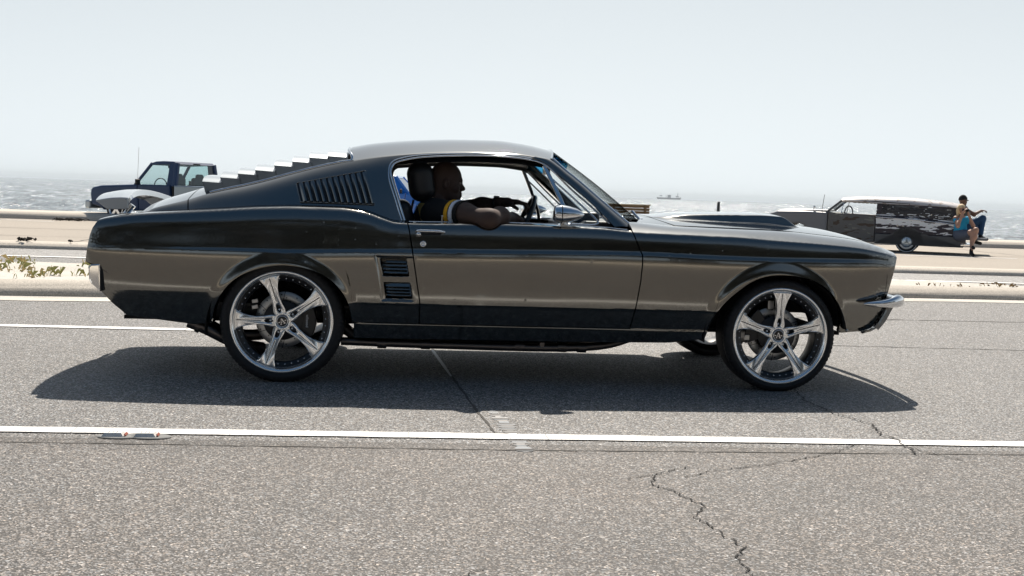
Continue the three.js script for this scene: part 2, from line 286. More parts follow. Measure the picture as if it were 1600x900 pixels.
struct('lane_marking', ribbon([[-14, -25.0, 0.1], [-9.2, -23.4, 0.1]].map((p) => [p[0], p[1], p[2]]), 0.005, 2), paint);
// joints and cracks in the pavement
const joints = [];
joints.push(ribbon(wander([[-40, 2.51], [-2.3, 2.50], [-0.3, 2.525], [1.96, 2.475], [40, 2.4]], 0.06, 0.004, 0.012), 0.002));
joints.push(ribbon(wander([[1.3, -1.36], [2.63, -1.36], [3.96, -1.33], [40, -1.3]], 0.1, 0.008, 0.02), 0.002));
joints.push(ribbon(wander([[1.3, -3.42], [3.87, -3.5], [5.17, -3.56], [40, -3.6]], 0.1, 0.02, 0.05), 0.002));
joints.push(ribbon(wander([[-0.56, -1.5], [-0.51, -0.56], [-0.37, 1.5], [-0.31, 2.18]], 0.05, 0.003, 0.016), 0.002));
joints.push(ribbon(wander([[-30, -19.2], [-8, -19.0], [0, -19], [14, -19.2], [40, -19]], 0.3, 0.03, 0.09), 0.002));
joints.push(ribbon(wander([[-30, -15.6], [-8, -15.5], [0, -15.4]], 0.3, 0.03, 0.05), 0.002));
for (const x of [-11, -6.3, 3, 13.5]) joints.push(ribbon(wander([[x, -12], [x + 0.3, -24.6]], 0.3, 0.05, 0.05), 0.002));
struct('pavement_joint', joints, M.joint);
const cracks = [
  [[1.51, 0.71], [1.42, 1.19], [1.45, 1.51], [1.53, 1.84], [1.48, 2.08], [1.50, 2.19], [1.49, 2.36], [1.46, 2.52]],
  [[0.40, 2.80], [0.24, 2.94], [0.20, 3.10], [0.25, 3.19], [0.32, 3.41], [0.25, 3.54], [0.28, 3.71], [0.32, 3.89], [0.27, 4.00], [0.25, 4.3]],
  [[0.34, 2.98], [0.50, 2.85], [0.74, 2.74], [1.09, 2.52], [1.30, 2.26]], [[-0.56, 4.2], [-0.48, 4.12], [-0.44, 4.13]], [[1.49, 2.36], [1.62, 2.62]], [[0.24, 2.94], [0.12, 3.02]],
];
cracks.forEach((c, i) => struct('crack', ribbon(wander(c, 0.022, 0.011, i === 0 ? 0.010 : 0.0062), 0.0035 + (i === 0 ? 0.003 : 0)), M.crack));
// scrape marks and the pale dusty band at the sawn joint
struct('cement_smear', ribbon(wander([[-0.285, 1.62], [-0.25, 1.9], [-0.235, 2.19], [-0.215, 2.56]], 0.02, 0.004, 0.075), 0.0016, 5), std({ color: lin(1.9, 1.95, 2.0), map: texAsphalt.color, roughness: 0.9 }));
struct('joint_sealant', ribbon([[-0.52, -0.62, 0.02], [-0.47, 0.1, 0.022], [-0.44, 0.55, 0.012]], 0.0035, 5), std({ color: lin(0.5, 0.52, 0.55), roughness: 0.5 }));

// open water out to the horizon: one sheet, waves near the shore shaped, fine ripples in its relief
const texRipple = (() => { const w = 1024, v = new Float32Array(w * w); for (let k = 0; k < 90; k++) { const fx = Math.round(rr(-1, 1) * (6 + k * 0.9)), fy = Math.round((rr(0.4, 1)) * (6 + k * 0.9)), ph = rr(0, 6.28), a = 1 / (1 + 0.012 * (fx * fx + fy * fy) ** 0.55); for (let y = 0; y < w; y++) for (let x = 0; x < w; x++) v[y * w + x] += a * Math.sin((fx * x + fy * y) / w * 6.28318 + ph); } let m = 0; for (const q of v) m = Math.max(m, Math.abs(q)); return dataTex(w, w, (d) => { for (let k = 0; k < w * w; k++) { const q = 127 + 127 * v[k] / m; d[4 * k] = d[4 * k + 1] = d[4 * k + 2] = q; d[4 * k + 3] = 255; } }, { srgb: false }); })();
{
  const pos = [], uv = [], idx = [], rows = [], W = 800;
  for (let d = 20.5; d < 15000; d *= 1.0115) rows.push(d);
  const wave = (x, z) => 0.20 * noise(x / 3.4, z / 2.3, 0.5) + 0.17 * noise(x / 1.2, z / 1.1, 4) + 0.20 * noise(x / 9, z / 6, 7) + 0.11 * Math.max(0, noise(x / 0.7, z / 0.7, 11));
  const col = [];
  rows.forEach((d) => { for (let i = 0; i <= W; i++) { const q = 2 * i / W - 1, x = -0.75 + 0.08 * d + Math.sign(q) * Math.abs(q) ** 1.7 * (60 + 1.9 * d), z = -7 - d, h = wave(x, z), cap = sstep(0.25, 0.42, 0.45 * noise(x / 0.55, z / 0.9, 21) + 0.35 * noise(x / 1.7, z / 2.6, 23) + 0.22 * noise(x / 7, z / 11, 25) + 0.25 * h), f = 0.21 * (1 + 0.9 * noise(x / 0.8, z / 1.2, 31) + 0.4 * noise(x / 6, z / 9, 33)); pos.push(x, -1.25 + h, z); uv.push(x / 14, z / 14); col.push(lerp(0.86 * f, 0.85, cap), lerp(f, 0.87, cap), lerp(1.08 * f, 0.88, cap)); } });
  for (let j = 0; j < rows.length - 1; j++) for (let i = 0; i < W; i++) { const a = j * (W + 1) + i; idx.push(a, a + 1, a + W + 2, a, a + W + 2, a + W + 1); }
  const g = new THREE.BufferGeometry(); g.setAttribute('position', new THREE.Float32BufferAttribute(pos, 3)); g.setAttribute('uv', new THREE.Float32BufferAttribute(uv, 2)); g.setAttribute('color', new THREE.Float32BufferAttribute(col, 3)); g.setIndex(idx); g.computeVertexNormals();
  struct('sea', g, phys({ vertexColors: true, roughness: 0.14, ior: 1.33, bumpMap: texRipple, bumpScale: 0.25 }));
}
// grass and dry stalks on the sand
function tufts(name, n, xa, xb, za, zb, mats, h) {
  const list = [];
  for (let i = 0; i < n; i++) {
    const x = rr(xa, xb), z = typeof za === 'function' ? rr(za(x), zb(x)) : rr(za, zb); if (noise(x * 1.1, z * 1.3, 4) < -0.12) continue;
    for (let b = 0; b < 13; b++) { const a = rr(0, 6.28), l = h * rr(0.4, 1.1), k = rr(0.25, 0.95), w = 0.0014, dx = Math.cos(a), dz = Math.sin(a), y = 0.09; const g = new THREE.BufferGeometry(); const px = x + rr(-0.14, 0.14), pz = z + rr(-0.14, 0.14); g.setAttribute('position', new THREE.Float32BufferAttribute([px - dz * w, y, pz + dx * w, px + dz * w, y, pz - dx * w, px + dx * l * k * 0.5 + dz * w * 0.7, y + l * 0.7, pz + dz * l * k * 0.5 - dx * w * 0.7, px - dz * w, y, pz + dx * w, px + dx * l * k * 0.5 + dz * w * 0.7, y + l * 0.7, pz + dz * l * k * 0.5 - dx * w * 0.7, px + dx * l * k * 1.1, y + l * (1 - 0.5 * k), pz + dz * l * k * 1.1], 3)); g.computeVertexNormals(); list.push(g); }
  }
  const m = solo(name[0], name[1], name[2], list, mats); m.userData.kind = 'stuff'; return m;
}
tufts(['beach_grass', 'sparse green beach grass creeping over the sandy median at left', 'grass'], 95, -9, -1.5, -7.0, -4.4, std({ color: lin(0.36, 0.35, 0.13), roughness: 0.9, side: THREE.DoubleSide }), 0.13);
tufts(['dry_grass', 'dry yellow grass among the green on the left sandy median', 'grass'], 95, -9, -1.5, -7.1, -4.3, std({ color: lin(0.55, 0.43, 0.2), roughness: 0.9, side: THREE.DoubleSide }), 0.11);
tufts(['dry_weed', 'thin brown weeds on the sandy median right of the coupe', 'weeds'], 26, 3.6, 9, -7.3, -6.5, std({ color: lin(0.28, 0.19, 0.09), roughness: 0.9, side: THREE.DoubleSide }), 0.09);

// ================================================================ the dark fastback coupe (axles at x = -1.3716 and 1.3716, near side towards +z)
Object.assign(M, {
  paint: phys({ color: lin(0.205, 0.197, 0.178), metalness: 1, roughness: 0.12, clearcoat: 1, clearcoatRoughness: 0.04 }),
  chrome: phys({ color: lin(0.78, 0.79, 0.8), metalness: 1, roughness: 0.05 }),
  alloy: phys({ color: lin(0.97, 0.97, 0.96), metalness: 0.9, roughness: 0.16 }),
  rubber: std({ color: lin(0.012, 0.012, 0.013), roughness: 0.7 }),
  black: phys({ color: lin(0.008, 0.008, 0.009), roughness: 0.35 }),
  matt: std({ color: lin(0.012, 0.012, 0.013), roughness: 0.9 }),
  vinyl: phys({ color: lin(0.012, 0.014, 0.017), roughness: 0.45 }),
  steel: phys({ color: lin(0.5, 0.49, 0.47), metalness: 1, roughness: 0.35 }),
  pipe: phys({ color: lin(0.16, 0.14, 0.13), metalness: 1, roughness: 0.38 }),
  glass: phys({ color: lin(0.95, 0.985, 0.985), transmission: 1, thickness: 0, roughness: 0.02, ior: 1.5 }),
  tint: phys({ color: lin(0.10, 0.45, 0.75), transmission: 1, thickness: 0, roughness: 0.05 }),
  smoked: phys({ color: lin(0.05, 0.055, 0.06), transmission: 0.4, thickness: 0, roughness: 0.03 }),
});
const coupe = thing('fastback_coupe', 'large dark fastback coupe with louvered rear window and five-spoke wheels in the near lane', 'car');
// ---- lower body side: outward reach z of the skin at (x, y)
const yBelt = curve([[-2.42, 0.80], [-2.35, 0.842], [-2.285, 0.860], [-2.125, 0.883], [-1.9, 0.903], [-1.68, 0.922], [-1.5, 0.937], [-1.29, 0.946], [-1.08, 0.946], [-0.945, 0.931], [-0.84, 0.897], [-0.77, 0.879], [-0.70, 0.877], [-0.18, 0.888], [0.06, 0.887], [0.35, 0.880], [0.52, 0.868], [0.89, 0.861], [1.14, 0.856], [1.29, 0.847], [1.58, 0.833], [1.8, 0.817], [1.95, 0.793], [2.07, 0.765]]);
const yCrease = curve([[-2.42, 0.70], [-1.37, 0.70], [-0.97, 0.712], [-0.66, 0.720], [-0.147, 0.729], [0.563, 0.739], [0.908, 0.732], [1.34, 0.727], [1.885, 0.731], [2.07, 0.722]]);
const zCrease = curve([[-2.42, 0.815], [-2.36, 0.843], [-2.25, 0.862], [-2.1, 0.874], [-1.8, 0.891], [-1.37, 0.905], [-0.7, 0.912], [0, 0.913], [0.6, 0.907], [1.2, 0.895], [1.6, 0.872], [1.85, 0.838], [2.0, 0.795], [2.07, 0.76]]);
const eUp = curve([[0, 13], [0.10, 7.5], [0.3, 6], [0.55, 8], [0.72, 13], [0.86, 25], [0.95, 45], [1, 68]]);
const eLow = curve([[0, 4], [0.06, 1.5], [0.14, -0.8], [0.4, -3.2], [0.7, -5.2], [0.93, -8], [1, -10.5], [1.05, -17], [1.3, -20], [2.6, -24]]);
const yLow = 0.4445, deg = Math.PI / 180;
function slopeAt(x, y) {
  const yc = yCrease(x), yb = yBelt(x), mid = sstep(-1.06, -0.9, x) * (1 - sstep(0.92, 1.05, x)), face = sstep(-2.2, -1.2, x) * (1 - sstep(1.7, 2.05, x));
  if (y >= yc) return eUp(clamp((y - yc) / (yb - yc))) + 17 * Math.exp(-(((y - yc - 0.012) / 0.009) ** 2)) * (0.25 + 0.75 * face);
  let e = eLow(clamp((yc - y) / (yc - yLow) * (1 + 0.20 * (1 - sstep(-1.6, -1.0, x)) + 0.08 * sstep(0.9, 1.5, x)), 0, 2.6));
  if (y < yLow) e -= mid * 26 * Math.exp(-(((yLow - y - 0.007) / 0.007) ** 2));
  e += mid * 30 * Math.exp(-(((y - 0.329) / 0.005) ** 2));
  return e;
}
const sideCache = new Map();
function profileAt(x) {
  const key = Math.round(x * 5000); let c = sideCache.get(key);
  if (!c) { const y0 = 0.18, n = 260, h = (1.0 - y0) / n, yc = yCrease(x); c = [0]; for (let i = 0; i < n; i++) c.push(c[i] - Math.tan(Math.min(72, slopeAt(x, y0 + (i + 0.5) * h)) * deg) * h); const k = (yc - y0) / h, i = Math.floor(k), zc = lerp(c[i], c[i + 1], k - i), z = zCrease(x); c = c.map((q) => q - zc + z); sideCache.set(key, c); }
  return c;
}
const archF = [[0.951, 0.283], [0.956, 0.34], [0.974, 0.398], [1.018, 0.468], [1.062, 0.518], [1.108, 0.559], [1.16, 0.600], [1.22, 0.632], [1.29, 0.650], [1.36, 0.655], [1.44, 0.650], [1.52, 0.633], [1.59, 0.603], [1.648, 0.560], [1.688, 0.508], [1.712, 0.455], [1.722, 0.41], [1.724, 0.365], [1.722, 0.335]];
const archR = [[-1.745, 0.315], [-1.738, 0.36], [-1.72, 0.415], [-1.69, 0.472], [-1.645, 0.530], [-1.59, 0.574], [-1.53, 0.602], [-1.46, 0.624], [-1.38, 0.636], [-1.30, 0.633], [-1.22, 0.617], [-1.16, 0.594], [-1.11, 0.562], [-1.066, 0.52], [-1.032, 0.47], [-1.01, 0.415], [-0.999, 0.35], [-0.996, 0.29]];
const fine = (p, n) => new THREE.CatmullRomCurve3(p.map((q) => V(q[0], q[1], 0)), false, 'centripetal').getPoints(n).map((q) => [q.x, q.y]);
const bulge = (x, y, cx, cy, r, w, h) => { const d = Math.hypot(x - cx, y - cy) - r; return d > w ? 0 : h * (1 - sstep(0, w, d)) * sstep(0.24, 0.42, y); };
const inQuad = (x, y, L, R, B, T, s) => Math.min(sstep(0, s, x - L(y)), sstep(0, s, R(y) - x), sstep(0, s, y - B), sstep(0, s, T - y));
const scL = (y) => -0.884 + (0.69 - y) * 0.17, scR = (y) => -0.60;                     // recessed panel that carries the two scoops
const slots = [[0.690, 0.590], [0.560, 0.470]];
const slotL = (y) => -0.858 + (0.69 - y) * 0.17, slotR = (y) => -0.712 + (0.69 - y) * 0.17;
function side(x, y) {
  const c = profileAt(x), k = clamp((y - 0.18) / 0.82, 0, 0.9999) * 260, i = Math.floor(k); let z = lerp(c[i], c[i + 1], k - i);
  z += bulge(x, y, 1.345, 0.283, 0.372, 0.075, 0.0115) + bulge(x, y, -1.37, 0.262, 0.374, 0.075, 0.0115);
  z += 0.0035 * noise(x * 1.2, y * 1.5, 1) + 0.0004 * noise(x * 3.7, y * 4.5, 6);
  if (x < -0.55 && x > -1) {
    z -= 0.011 * inQuad(x, y, scL, scR, 0.452, 0.704, 0.016) * (1 - sstep(-0.70, -0.652, x + (0.6 - y) * -0.0) * 0.999);
    for (const [t, b] of slots) z -= 0.034 * inQuad(x, y, slotL, slotR, b, t, 0.014);
  }
  return [x, y, z];
}
const P2 = (a, n = 4) => { const o = []; for (let i = 0; i < a.length - 1; i++) for (let k = 0; k < n; k++) o.push([lerp(a[i][0], a[i + 1][0], k / n), lerp(a[i][1], a[i + 1][1], k / n)]); o.push(a[a.length - 1]); return o; };
const onBelt = (xs) => xs.map((x) => [x, yBelt(x)]);
const both = (name, g, mat, label) => { const a = mesh(name, g, mat, coupe), b = mesh(name, mirrorZ(Array.isArray(g) ? join(g) : g), mat, coupe); if (label) a.userData.label = label; return [a, b]; };
const zb = (x) => side(x, yBelt(x))[2];
const gap = 0.0035;
// door
const seamR = [[-0.636, 0.335], [-0.637, 0.46], [-0.652, 0.544], [-0.684, 0.736], [-0.701, 0.832], [-0.712, yBelt(-0.712)]], seamF = [[0.524, 0.335], [0.547, 0.477], [0.562, 0.597], [0.568, 0.70], [0.566, 0.744], [0.540, 0.80], [0.512, yBelt(0.512)]];
const dg = (s, o) => s.map((p) => [p[0] + o, p[1]]);
const doorXs = []; for (let i = 0; i <= 24; i++) doorXs.push(lerp(-0.712 + gap, 0.512 - gap, i / 24));
const doorT = onBelt(doorXs), doorB = doorXs.map((x, i) => [lerp(-0.636 + gap, 0.524 - gap, i / 24), 0.335]);
const doorSkin = patch(side, doorB, doorT, 120, 110, { L: dg(seamR, gap), R: dg(seamF, -gap), fold: 0.018 });
const zGlass = (x) => 0.768 + 0.004 * x;
const shelf = (x0, x1, zi, dy, n = 60) => patch((x, v) => { const y = yBelt(x), a = zb(x), b = zi(x); const s = v * v * (3 - 2 * v); return [x, y + 0.004 * Math.sin(v * Math.PI) + dy * v, lerp(a, b, v)]; }, [[x0, 0], [x1, 0]], [[x0, 1], [x1, 1]], n, 8);
const [doorNear] = both('door', [doorSkin, shelf(-0.712 + gap, 0.512 - gap, zGlass, 0.004)], M.paint, 'dark near door with the window down');
// rocker under the door
both('rocker_panel', [patch(side, [[-0.988, 0.246], [-0.3, 0.248], [0.52, 0.253], [0.74, 0.256]], [[-0.988, 0.331], [-0.3, 0.331], [0.52, 0.331], [0.74, 0.331]], 80, 26, { fold: 0.03 })], M.paint);
// quarter panel
const tail = [[-2.325, 0.468], [-2.350, 0.53], [-2.385, 0.60], [-2.412, 0.622], [-2.398, 0.70], [-2.376, 0.80], [-2.348, 0.843]];
const tailC = new THREE.CatmullRomCurve3([[-2.325, 0.468], [-2.335, 0.55], [-2.34, 0.606]].map((p) => V(...p, 0))).getPoints(6).map((p) => [p.x, p.y]).concat([[-2.408, 0.620], [-2.403, 0.66], [-2.395, 0.714], [-2.386, 0.76], [-2.372, 0.80], [-2.345, yBelt(-2.345)]]);
{
  const B = [...P2([[-2.325, 0.468], [-2.262, 0.398], [-2.192, 0.338], [-2.018, 0.318], [-1.836, 0.298], [-1.745, 0.315]], 4), ...fine(archR, 60).slice(1), [-0.996, 0.336], [-0.9, 0.336], [-0.8, 0.336], [-0.7, 0.336], [-0.636 - gap, 0.336]];
  const f = knots(B), T = B.map((b, i) => { const a = clamp((b[0] + 2.325) / (2.325 - 0.636)); const x = lerp(-2.345, -0.712 - gap, a); return [x, yBelt(x)]; });
  // the arch legs stand nearly upright: keep their tops in order
  const sk = patch(side, B, T, 330, 120, { L: tailC, R: dg(seamR, -gap), fold: 0.022 });
  both('quarter_panel', [sk, shelf(-2.345, -0.712 - gap, (x) => curve([[-2.42, 0.66], [-2.15, 0.675], [-1.9, 0.70], [-1.3, 0.735], [-0.9, 0.752], [-0.7, 0.768]])(x), 0.004, 120)], M.paint);
}
// front fender, with the strip of its top up to the bonnet seam
const yHoodSeam = curve([[0.5, 0.921], [0.557, 0.919], [0.81, 0.905], [0.97, 0.903], [1.345, 0.898], [1.65, 0.877], [1.88, 0.853], [2.025, 0.815], [2.09, 0.79]]);
const zHoodSeam = curve([[0.5, 0.66], [0.7, 0.635], [1.2, 0.625], [1.8, 0.61], [2.1, 0.60]]);
function fenderTop(x, v) { const A = side(x, yBelt(x)), E = [x, yHoodSeam(x) - 0.002, zHoodSeam(x) + gap], k = 0.35 * (A[2] - E[2]), a = 66 * deg, b = 88 * deg; const p = [[A[1], A[2]], [A[1] + Math.cos(a) * k, A[2] - Math.sin(a) * k], [E[1] - Math.cos(b) * k, E[2] + Math.sin(b) * k], [E[1], E[2]]], w = 1 - v; const q = [0, 1].map((i) => w * w * w * p[0][i] + 3 * w * w * v * p[1][i] + 3 * w * v * v * p[2][i] + v * v * v * p[3][i]); return [x, q[0], q[1]]; }
const noseE = [[1.868, 0.342], [1.927, 0.360], [1.968, 0.417], [1.996, 0.48], [1.999, 0.535], [2.014, 0.594], [2.040, 0.69], [2.054, 0.745], [2.06, yBelt(2.06)]];
{
  const B = [...P2([[0.527 + gap, 0.257], [0.66, 0.257], [0.76, 0.257], [0.951, 0.283]], 4), ...fine(archF, 60).slice(1), [1.745, 0.332], [1.80, 0.336], [1.868, 0.342]];
  const T = B.map((b) => { const a = clamp((b[0] - 0.527 - gap) / (1.868 - 0.527 - gap)), x = lerp(0.512 + gap, 2.06, a); return [x, yBelt(x)]; });
  const L = [[0.527 + gap, 0.257], ...dg(seamF, gap)];
  both('front_fender', [patch(side, B, T, 300, 120, { L, R: noseE, fold: 0.022 }), patch(fenderTop, [[0.512 + gap, 0], [2.06, 0]], [[0.512 + gap, 1], [2.085, 1]], 120, 14, { fold: 0.01 })], M.paint);
}
// ---- greenhouse surface: t 0..1 from the belt to the roof rail, 1..2 on to the centre line
const gA = curve([[-2.2, 0.672], [-2.15, 0.675], [-1.9, 0.70], [-1.3, 0.735], [-0.9, 0.752], [-0.7, 0.766], [0.2, 0.768]]);
const gEy = curve([[-2.2, 0.880], [-2.15, 0.886], [-2.085, 0.913], [-1.992, 0.940], [-1.919, 0.961], [-1.812, 0.998], [-1.555, 1.064], [-1.345, 1.127], [-1.2, 1.168], [-1.02, 1.209], [-0.85, 1.238], [-0.67, 1.259], [-0.5, 1.272], [-0.316, 1.278], [-0.136, 1.277], [0.01, 1.263], [0.091, 1.250], [0.2, 1.22]]);
const gEz = curve([[-2.2, 0.66], [-2.0, 0.64], [-1.812, 0.603], [-1.555, 0.582], [-1.345, 0.572], [-1.02, 0.572], [-0.5, 0.583], [0, 0.575], [0.2, 0.565]]);
const gC = curve([[-2.2, 0.915], [-2.15, 0.945], [-1.96, 1.012], [-1.845, 1.052], [-1.5, 1.17], [-1.2, 1.262], [-1.035, 1.305], [-0.9, 1.331], [-0.67, 1.355], [-0.44, 1.368], [-0.21, 1.371], [-0.05, 1.357], [0.13, 1.322], [0.2, 1.302]]);
function green(x, t) {
  const ya = yBelt(Math.max(x, -2.3)) + 0.008, za = gA(x), ye = gEy(x), ze = gEz(x), yc = gC(x);
  const av = Math.atan2(za - ze, Math.max(1e-3, ye - ya)), e0 = Math.max(0.12, av - 9 * deg), eE = Math.min(Math.max(av + 22 * deg, 50 * deg), 74 * deg);
  let p;
  if (t <= 1) { const k = 0.36 * Math.hypot(za - ze, ye - ya); p = [[ya, za], [ya + Math.cos(e0) * k, za - Math.sin(e0) * k], [ye - Math.cos(eE) * k, ze + Math.sin(eE) * k], [ye, ze]]; }
  else { const k = 0.42 * ze, rise = yc - ye; p = [[ye, ze], [ye + Math.min(Math.cos(eE) / Math.sin(eE) * k, rise * 0.8), ze - k], [yc, k * 0.9], [yc, 0]]; t -= 1; if (t > 1) t = 1; }
  const w = 1 - t, q = [0, 1].map((i) => w * w * w * p[0][i] + 3 * w * w * t * p[1][i] + 3 * w * t * t * p[2][i] + t * t * t * p[3][i]);
  return [x, q[0], q[1]];
}
const tOfY = (x, y) => { let a = 0, b = 1; for (let i = 0; i < 30; i++) { const m = (a + b) / 2; green(x, m)[1] < y ? a = m : b = m; } return (a + b) / 2; };
const onG = (pts) => pts.map(([x, y]) => [x, tOfY(x, y)]);
// near side window outline (rear foot, round the top, down the windscreen pillar)
const winRear = [[-0.728, 0.886], [-0.766, 1.0], [-0.803, 1.111], [-0.812, 1.150], [-0.808, 1.172]], winTop = [[-0.808, 1.172], [-0.797, 1.191], [-0.777, 1.204], [-0.752, 1.213], [-0.674, 1.231], [-0.532, 1.246], [-0.317, 1.256], [-0.174, 1.255], [-0.06, 1.246], [0.02, 1.230], [0.075, 1.198]];
const seamX = (t) => lerp(-1.899, -1.912, t);
{
  const R = [...onG(winRear), [-0.80, 1]];
  const sail = patch(green, [[seamX(0) + 0.003, 0], [-0.728, 0]], [[seamX(1) + 0.003, 1], [-0.80, 1]], 150, 44, { R, fold: 0.012 });
  const strip = patch(green, onG(winTop), winTop.map((p, i) => [lerp(-0.80, 0.09, i / (winTop.length - 1)), 1]), 90, 12, { fold: 0.012 });
  both('roof_pillar', [sail], M.paint, 'broad dark sail panel behind the side window');
  both('roof_rail', [strip], M.paint);
  const rg = patch(green, [[-1.03, 1], [-0.6, 1], [-0.2, 1], [0.092, 1]], [[-1.045, 2], [-0.6, 2], [-0.2, 2], [0.142, 2]], 110, 40, { L: [[-1.03, 1], [-1.05, 1.25], [-1.05, 2]].slice(0, 2).concat([[-1.045, 2]]), R: [[0.092, 1], [0.118, 1.3], [0.134, 1.6], [0.142, 2]], fold: 0.015 });
  mesh('roof', [rg, mirrorZ(rg)], M.paint, coupe);
  const dk = patch(green, [[-1.909, 1], [-1.80, 1]], [[-1.909, 2], [-1.815, 2]], 20, 40, { fold: 0.015 });
  mesh('deck_panel', [dk, mirrorZ(dk)], M.paint, coupe);
  const lidA = patch(green, [[-2.155, 1], [-1.915, 1]], [[-2.15, 2], [-1.915, 2]], 40, 40, { fold: 0.012 }), lidB = patch(green, [[-2.16, 0], [seamX(0) - 0.003, 0]], [[-2.155, 1], [seamX(1) - 0.003, 1]], 40, 20, { fold: 0.01 });
  const flat = patch((x, z) => [x, lerp(0.846, 0.884, sstep(-2.35, -2.12, x)) + 0.03 * (1 - (z / 0.68) ** 2) * sstep(-2.3, -2.1, x), z], [[-2.35, 0], [-2.13, 0]], [[-2.345, 0.69], [-2.13, 0.69]], 20, 20, { flip: true, fold: 0.01 });
  mesh('trunk_lid', [lidA, mirrorZ(lidA), lidB, mirrorZ(lidB), flat, mirrorZ(flat)], M.paint, coupe);
}
const G3 = (x, y, out = 0.003) => { const t = tOfY(x, y), p = green(x, t); return [p[0], p[1] + out * 0.4, p[2] + out]; };
const trimPath = (pts, out, dx = 0, dy = 0) => pts.map(([x, y]) => { const p = G3(x + dx, y + dy, out); return p; });
const pillarFoot = [0.535, 0.885, 0.735], pillarTop = [0.075, 1.238, 0.583];
const winLine = [...winRear, ...winTop.slice(1)];
both('window_trim', [tube([...trimPath(winLine, 0.006), [0.2, 1.085, 0.655], [0.30, 1.0, 0.70], [0.405, 0.905, 0.752]], 0.0055, 140), tube([...trimPath(winLine.map(([x, y]) => [x + (y < 1.15 ? -0.016 : -0.010), y + (y < 1.15 ? 0 : 0.013)]), 0.004), [0.225, 1.085, 0.655], [0.33, 1.0, 0.70], [0.43, 0.90, 0.752]], 0.004, 140)], M.chrome);
both('belt_trim', [tube(P2([[-0.705, 0], [0.50, 0]], 20).map(([x]) => [x, yBelt(x) + 0.006, zGlass(x) + 0.006]), 0.004, 60, 6)], M.chrome);
// windscreen pillar and vent window
const bar = (path, w, h, tw = 0, n = 30) => { const c = new THREE.CatmullRomCurve3(path.map((p) => V(...p))); const s = new THREE.Shape(); const r = Math.min(w, h) * 0.3; s.moveTo(-w / 2 + r, -h / 2); s.lineTo(w / 2 - r, -h / 2); s.quadraticCurveTo(w / 2, -h / 2, w / 2, -h / 2 + r); s.lineTo(w / 2, h / 2 - r); s.quadraticCurveTo(w / 2, h / 2, w / 2 - r, h / 2); s.lineTo(-w / 2 + r, h / 2); s.quadraticCurveTo(-w / 2, h / 2, -w / 2, h / 2 - r); s.lineTo(-w / 2, -h / 2 + r); s.quadraticCurveTo(-w / 2, -h / 2, -w / 2 + r, -h / 2); return new THREE.ExtrudeGeometry(s, { steps: n, extrudePath: c, curveSegments: 3 }); };
{
  const Wt = [[-0.03, 1.2535], [0.02, 1.237], [0.075, 1.206], [0.125, 1.162], [0.225, 1.078], [0.33, 0.988], [0.43, 0.890]].map(([x, y]) => V(x, y, 0.775 - 0.45 * (y - 0.885))), St = [[0.02, 1.262, 0.577], [0.088, 1.252, 0.578], [0.14, 1.216, 0.594], [0.18, 1.184, 0.609], [0.25, 1.13, 0.634], [0.38, 1.02, 0.676], [0.555, 0.880, 0.728]].map((p) => V(...p));
  const cw = new THREE.CatmullRomCurve3(Wt), cs = new THREE.CatmullRomCurve3(St);
  both('windscreen_pillar', [patch((u, v) => { u = clamp(u); const a = cw.getPoint(u), b = cs.getPoint(u), w = 4 * v * (1 - v); return [lerp(a.x, b.x, v), lerp(a.y, b.y, v) + 0.008 * w, lerp(a.z, b.z, v) + 0.012 * w]; }, [[0, 0], [1, 0]], [[0, 1], [1, 1]], 60, 10, { fold: 0.035 })], M.paint);
}
both('windscreen_trim', [tube([[0.095, 1.258, 0.572], [0.16, 1.20, 0.602], [0.24, 1.137, 0.63], [0.37, 1.028, 0.672], [0.535, 0.895, 0.725], [0.56, 0.882, 0.72]], 0.008, 40)], M.chrome);
both('vent_frame', [bar([[0.045, 1.215, 0.612], [0.098, 1.105, 0.662], [0.155, 0.975, 0.722], [0.180, 0.892, 0.760]], 0.020, 0.022), tube([[0.09, 1.14, 0.652], [0.20, 1.045, 0.69], [0.33, 0.925, 0.742], [0.342, 0.908, 0.75], [0.325, 0.898, 0.754], [0.19, 0.898, 0.758]], 0.0055, 50)], M.chrome);
{
  const q = [[0.105, 1.112], [0.325, 0.930], [0.335, 0.905], [0.185, 0.905]].map(([x, y]) => [x, y, 0.77 - 0.45 * (y - 0.885)]);
  const g = new THREE.BufferGeometry(); g.setAttribute('position', new THREE.Float32BufferAttribute([...q[0], ...q[3], ...q[2], ...q[0], ...q[2], ...q[1]], 3)); g.computeVertexNormals();
  both('vent_glass', [g], M.glass);
}
// windscreen: pillar line to the bowed centre
const scr = (v, z) => { const yP = lerp(1.252, 0.892, v), xP = lerp(0.092, 0.545, v), zP = lerp(0.565, 0.715, v), yC = lerp(1.322, 0.925, v), xC = lerp(0.143, 0.675, v) + 0.02 * Math.sin(v * Math.PI), k = 1 - z * z; return [xP + (xC - xP) * k, yP + (yC - yP) * k, zP * z]; };
mesh('windscreen', patch((a, b) => scr(b, a), [[-1, 1], [1, 1]], [[-1, 0], [1, 0]], 60, 24), M.glass, coupe);
mesh('sun_strip', patch((a, b) => { const p = scr(b, a); return [p[0] - 0.006, p[1] - 0.004, p[2]]; }, [[-0.97, 0.17], [0.97, 0.17]], [[-0.97, 0.02], [0.97, 0.02]], 60, 6), M.tint, coupe);
mesh('header_trim', tube(P2([[-1, 0], [1, 0]], 24).map(([z]) => { const p = scr(0, z); return [p[0] - 0.004, p[1] + 0.003, p[2]]; }), 0.006, 80), M.chrome, coupe);
mesh('cowl_trim', tube(P2([[-1, 0], [1, 0]], 24).map(([z]) => { const p = scr(1, z); return [p[0] + 0.006, p[1] + 0.002, p[2]]; }), 0.010, 80), M.chrome, coupe);
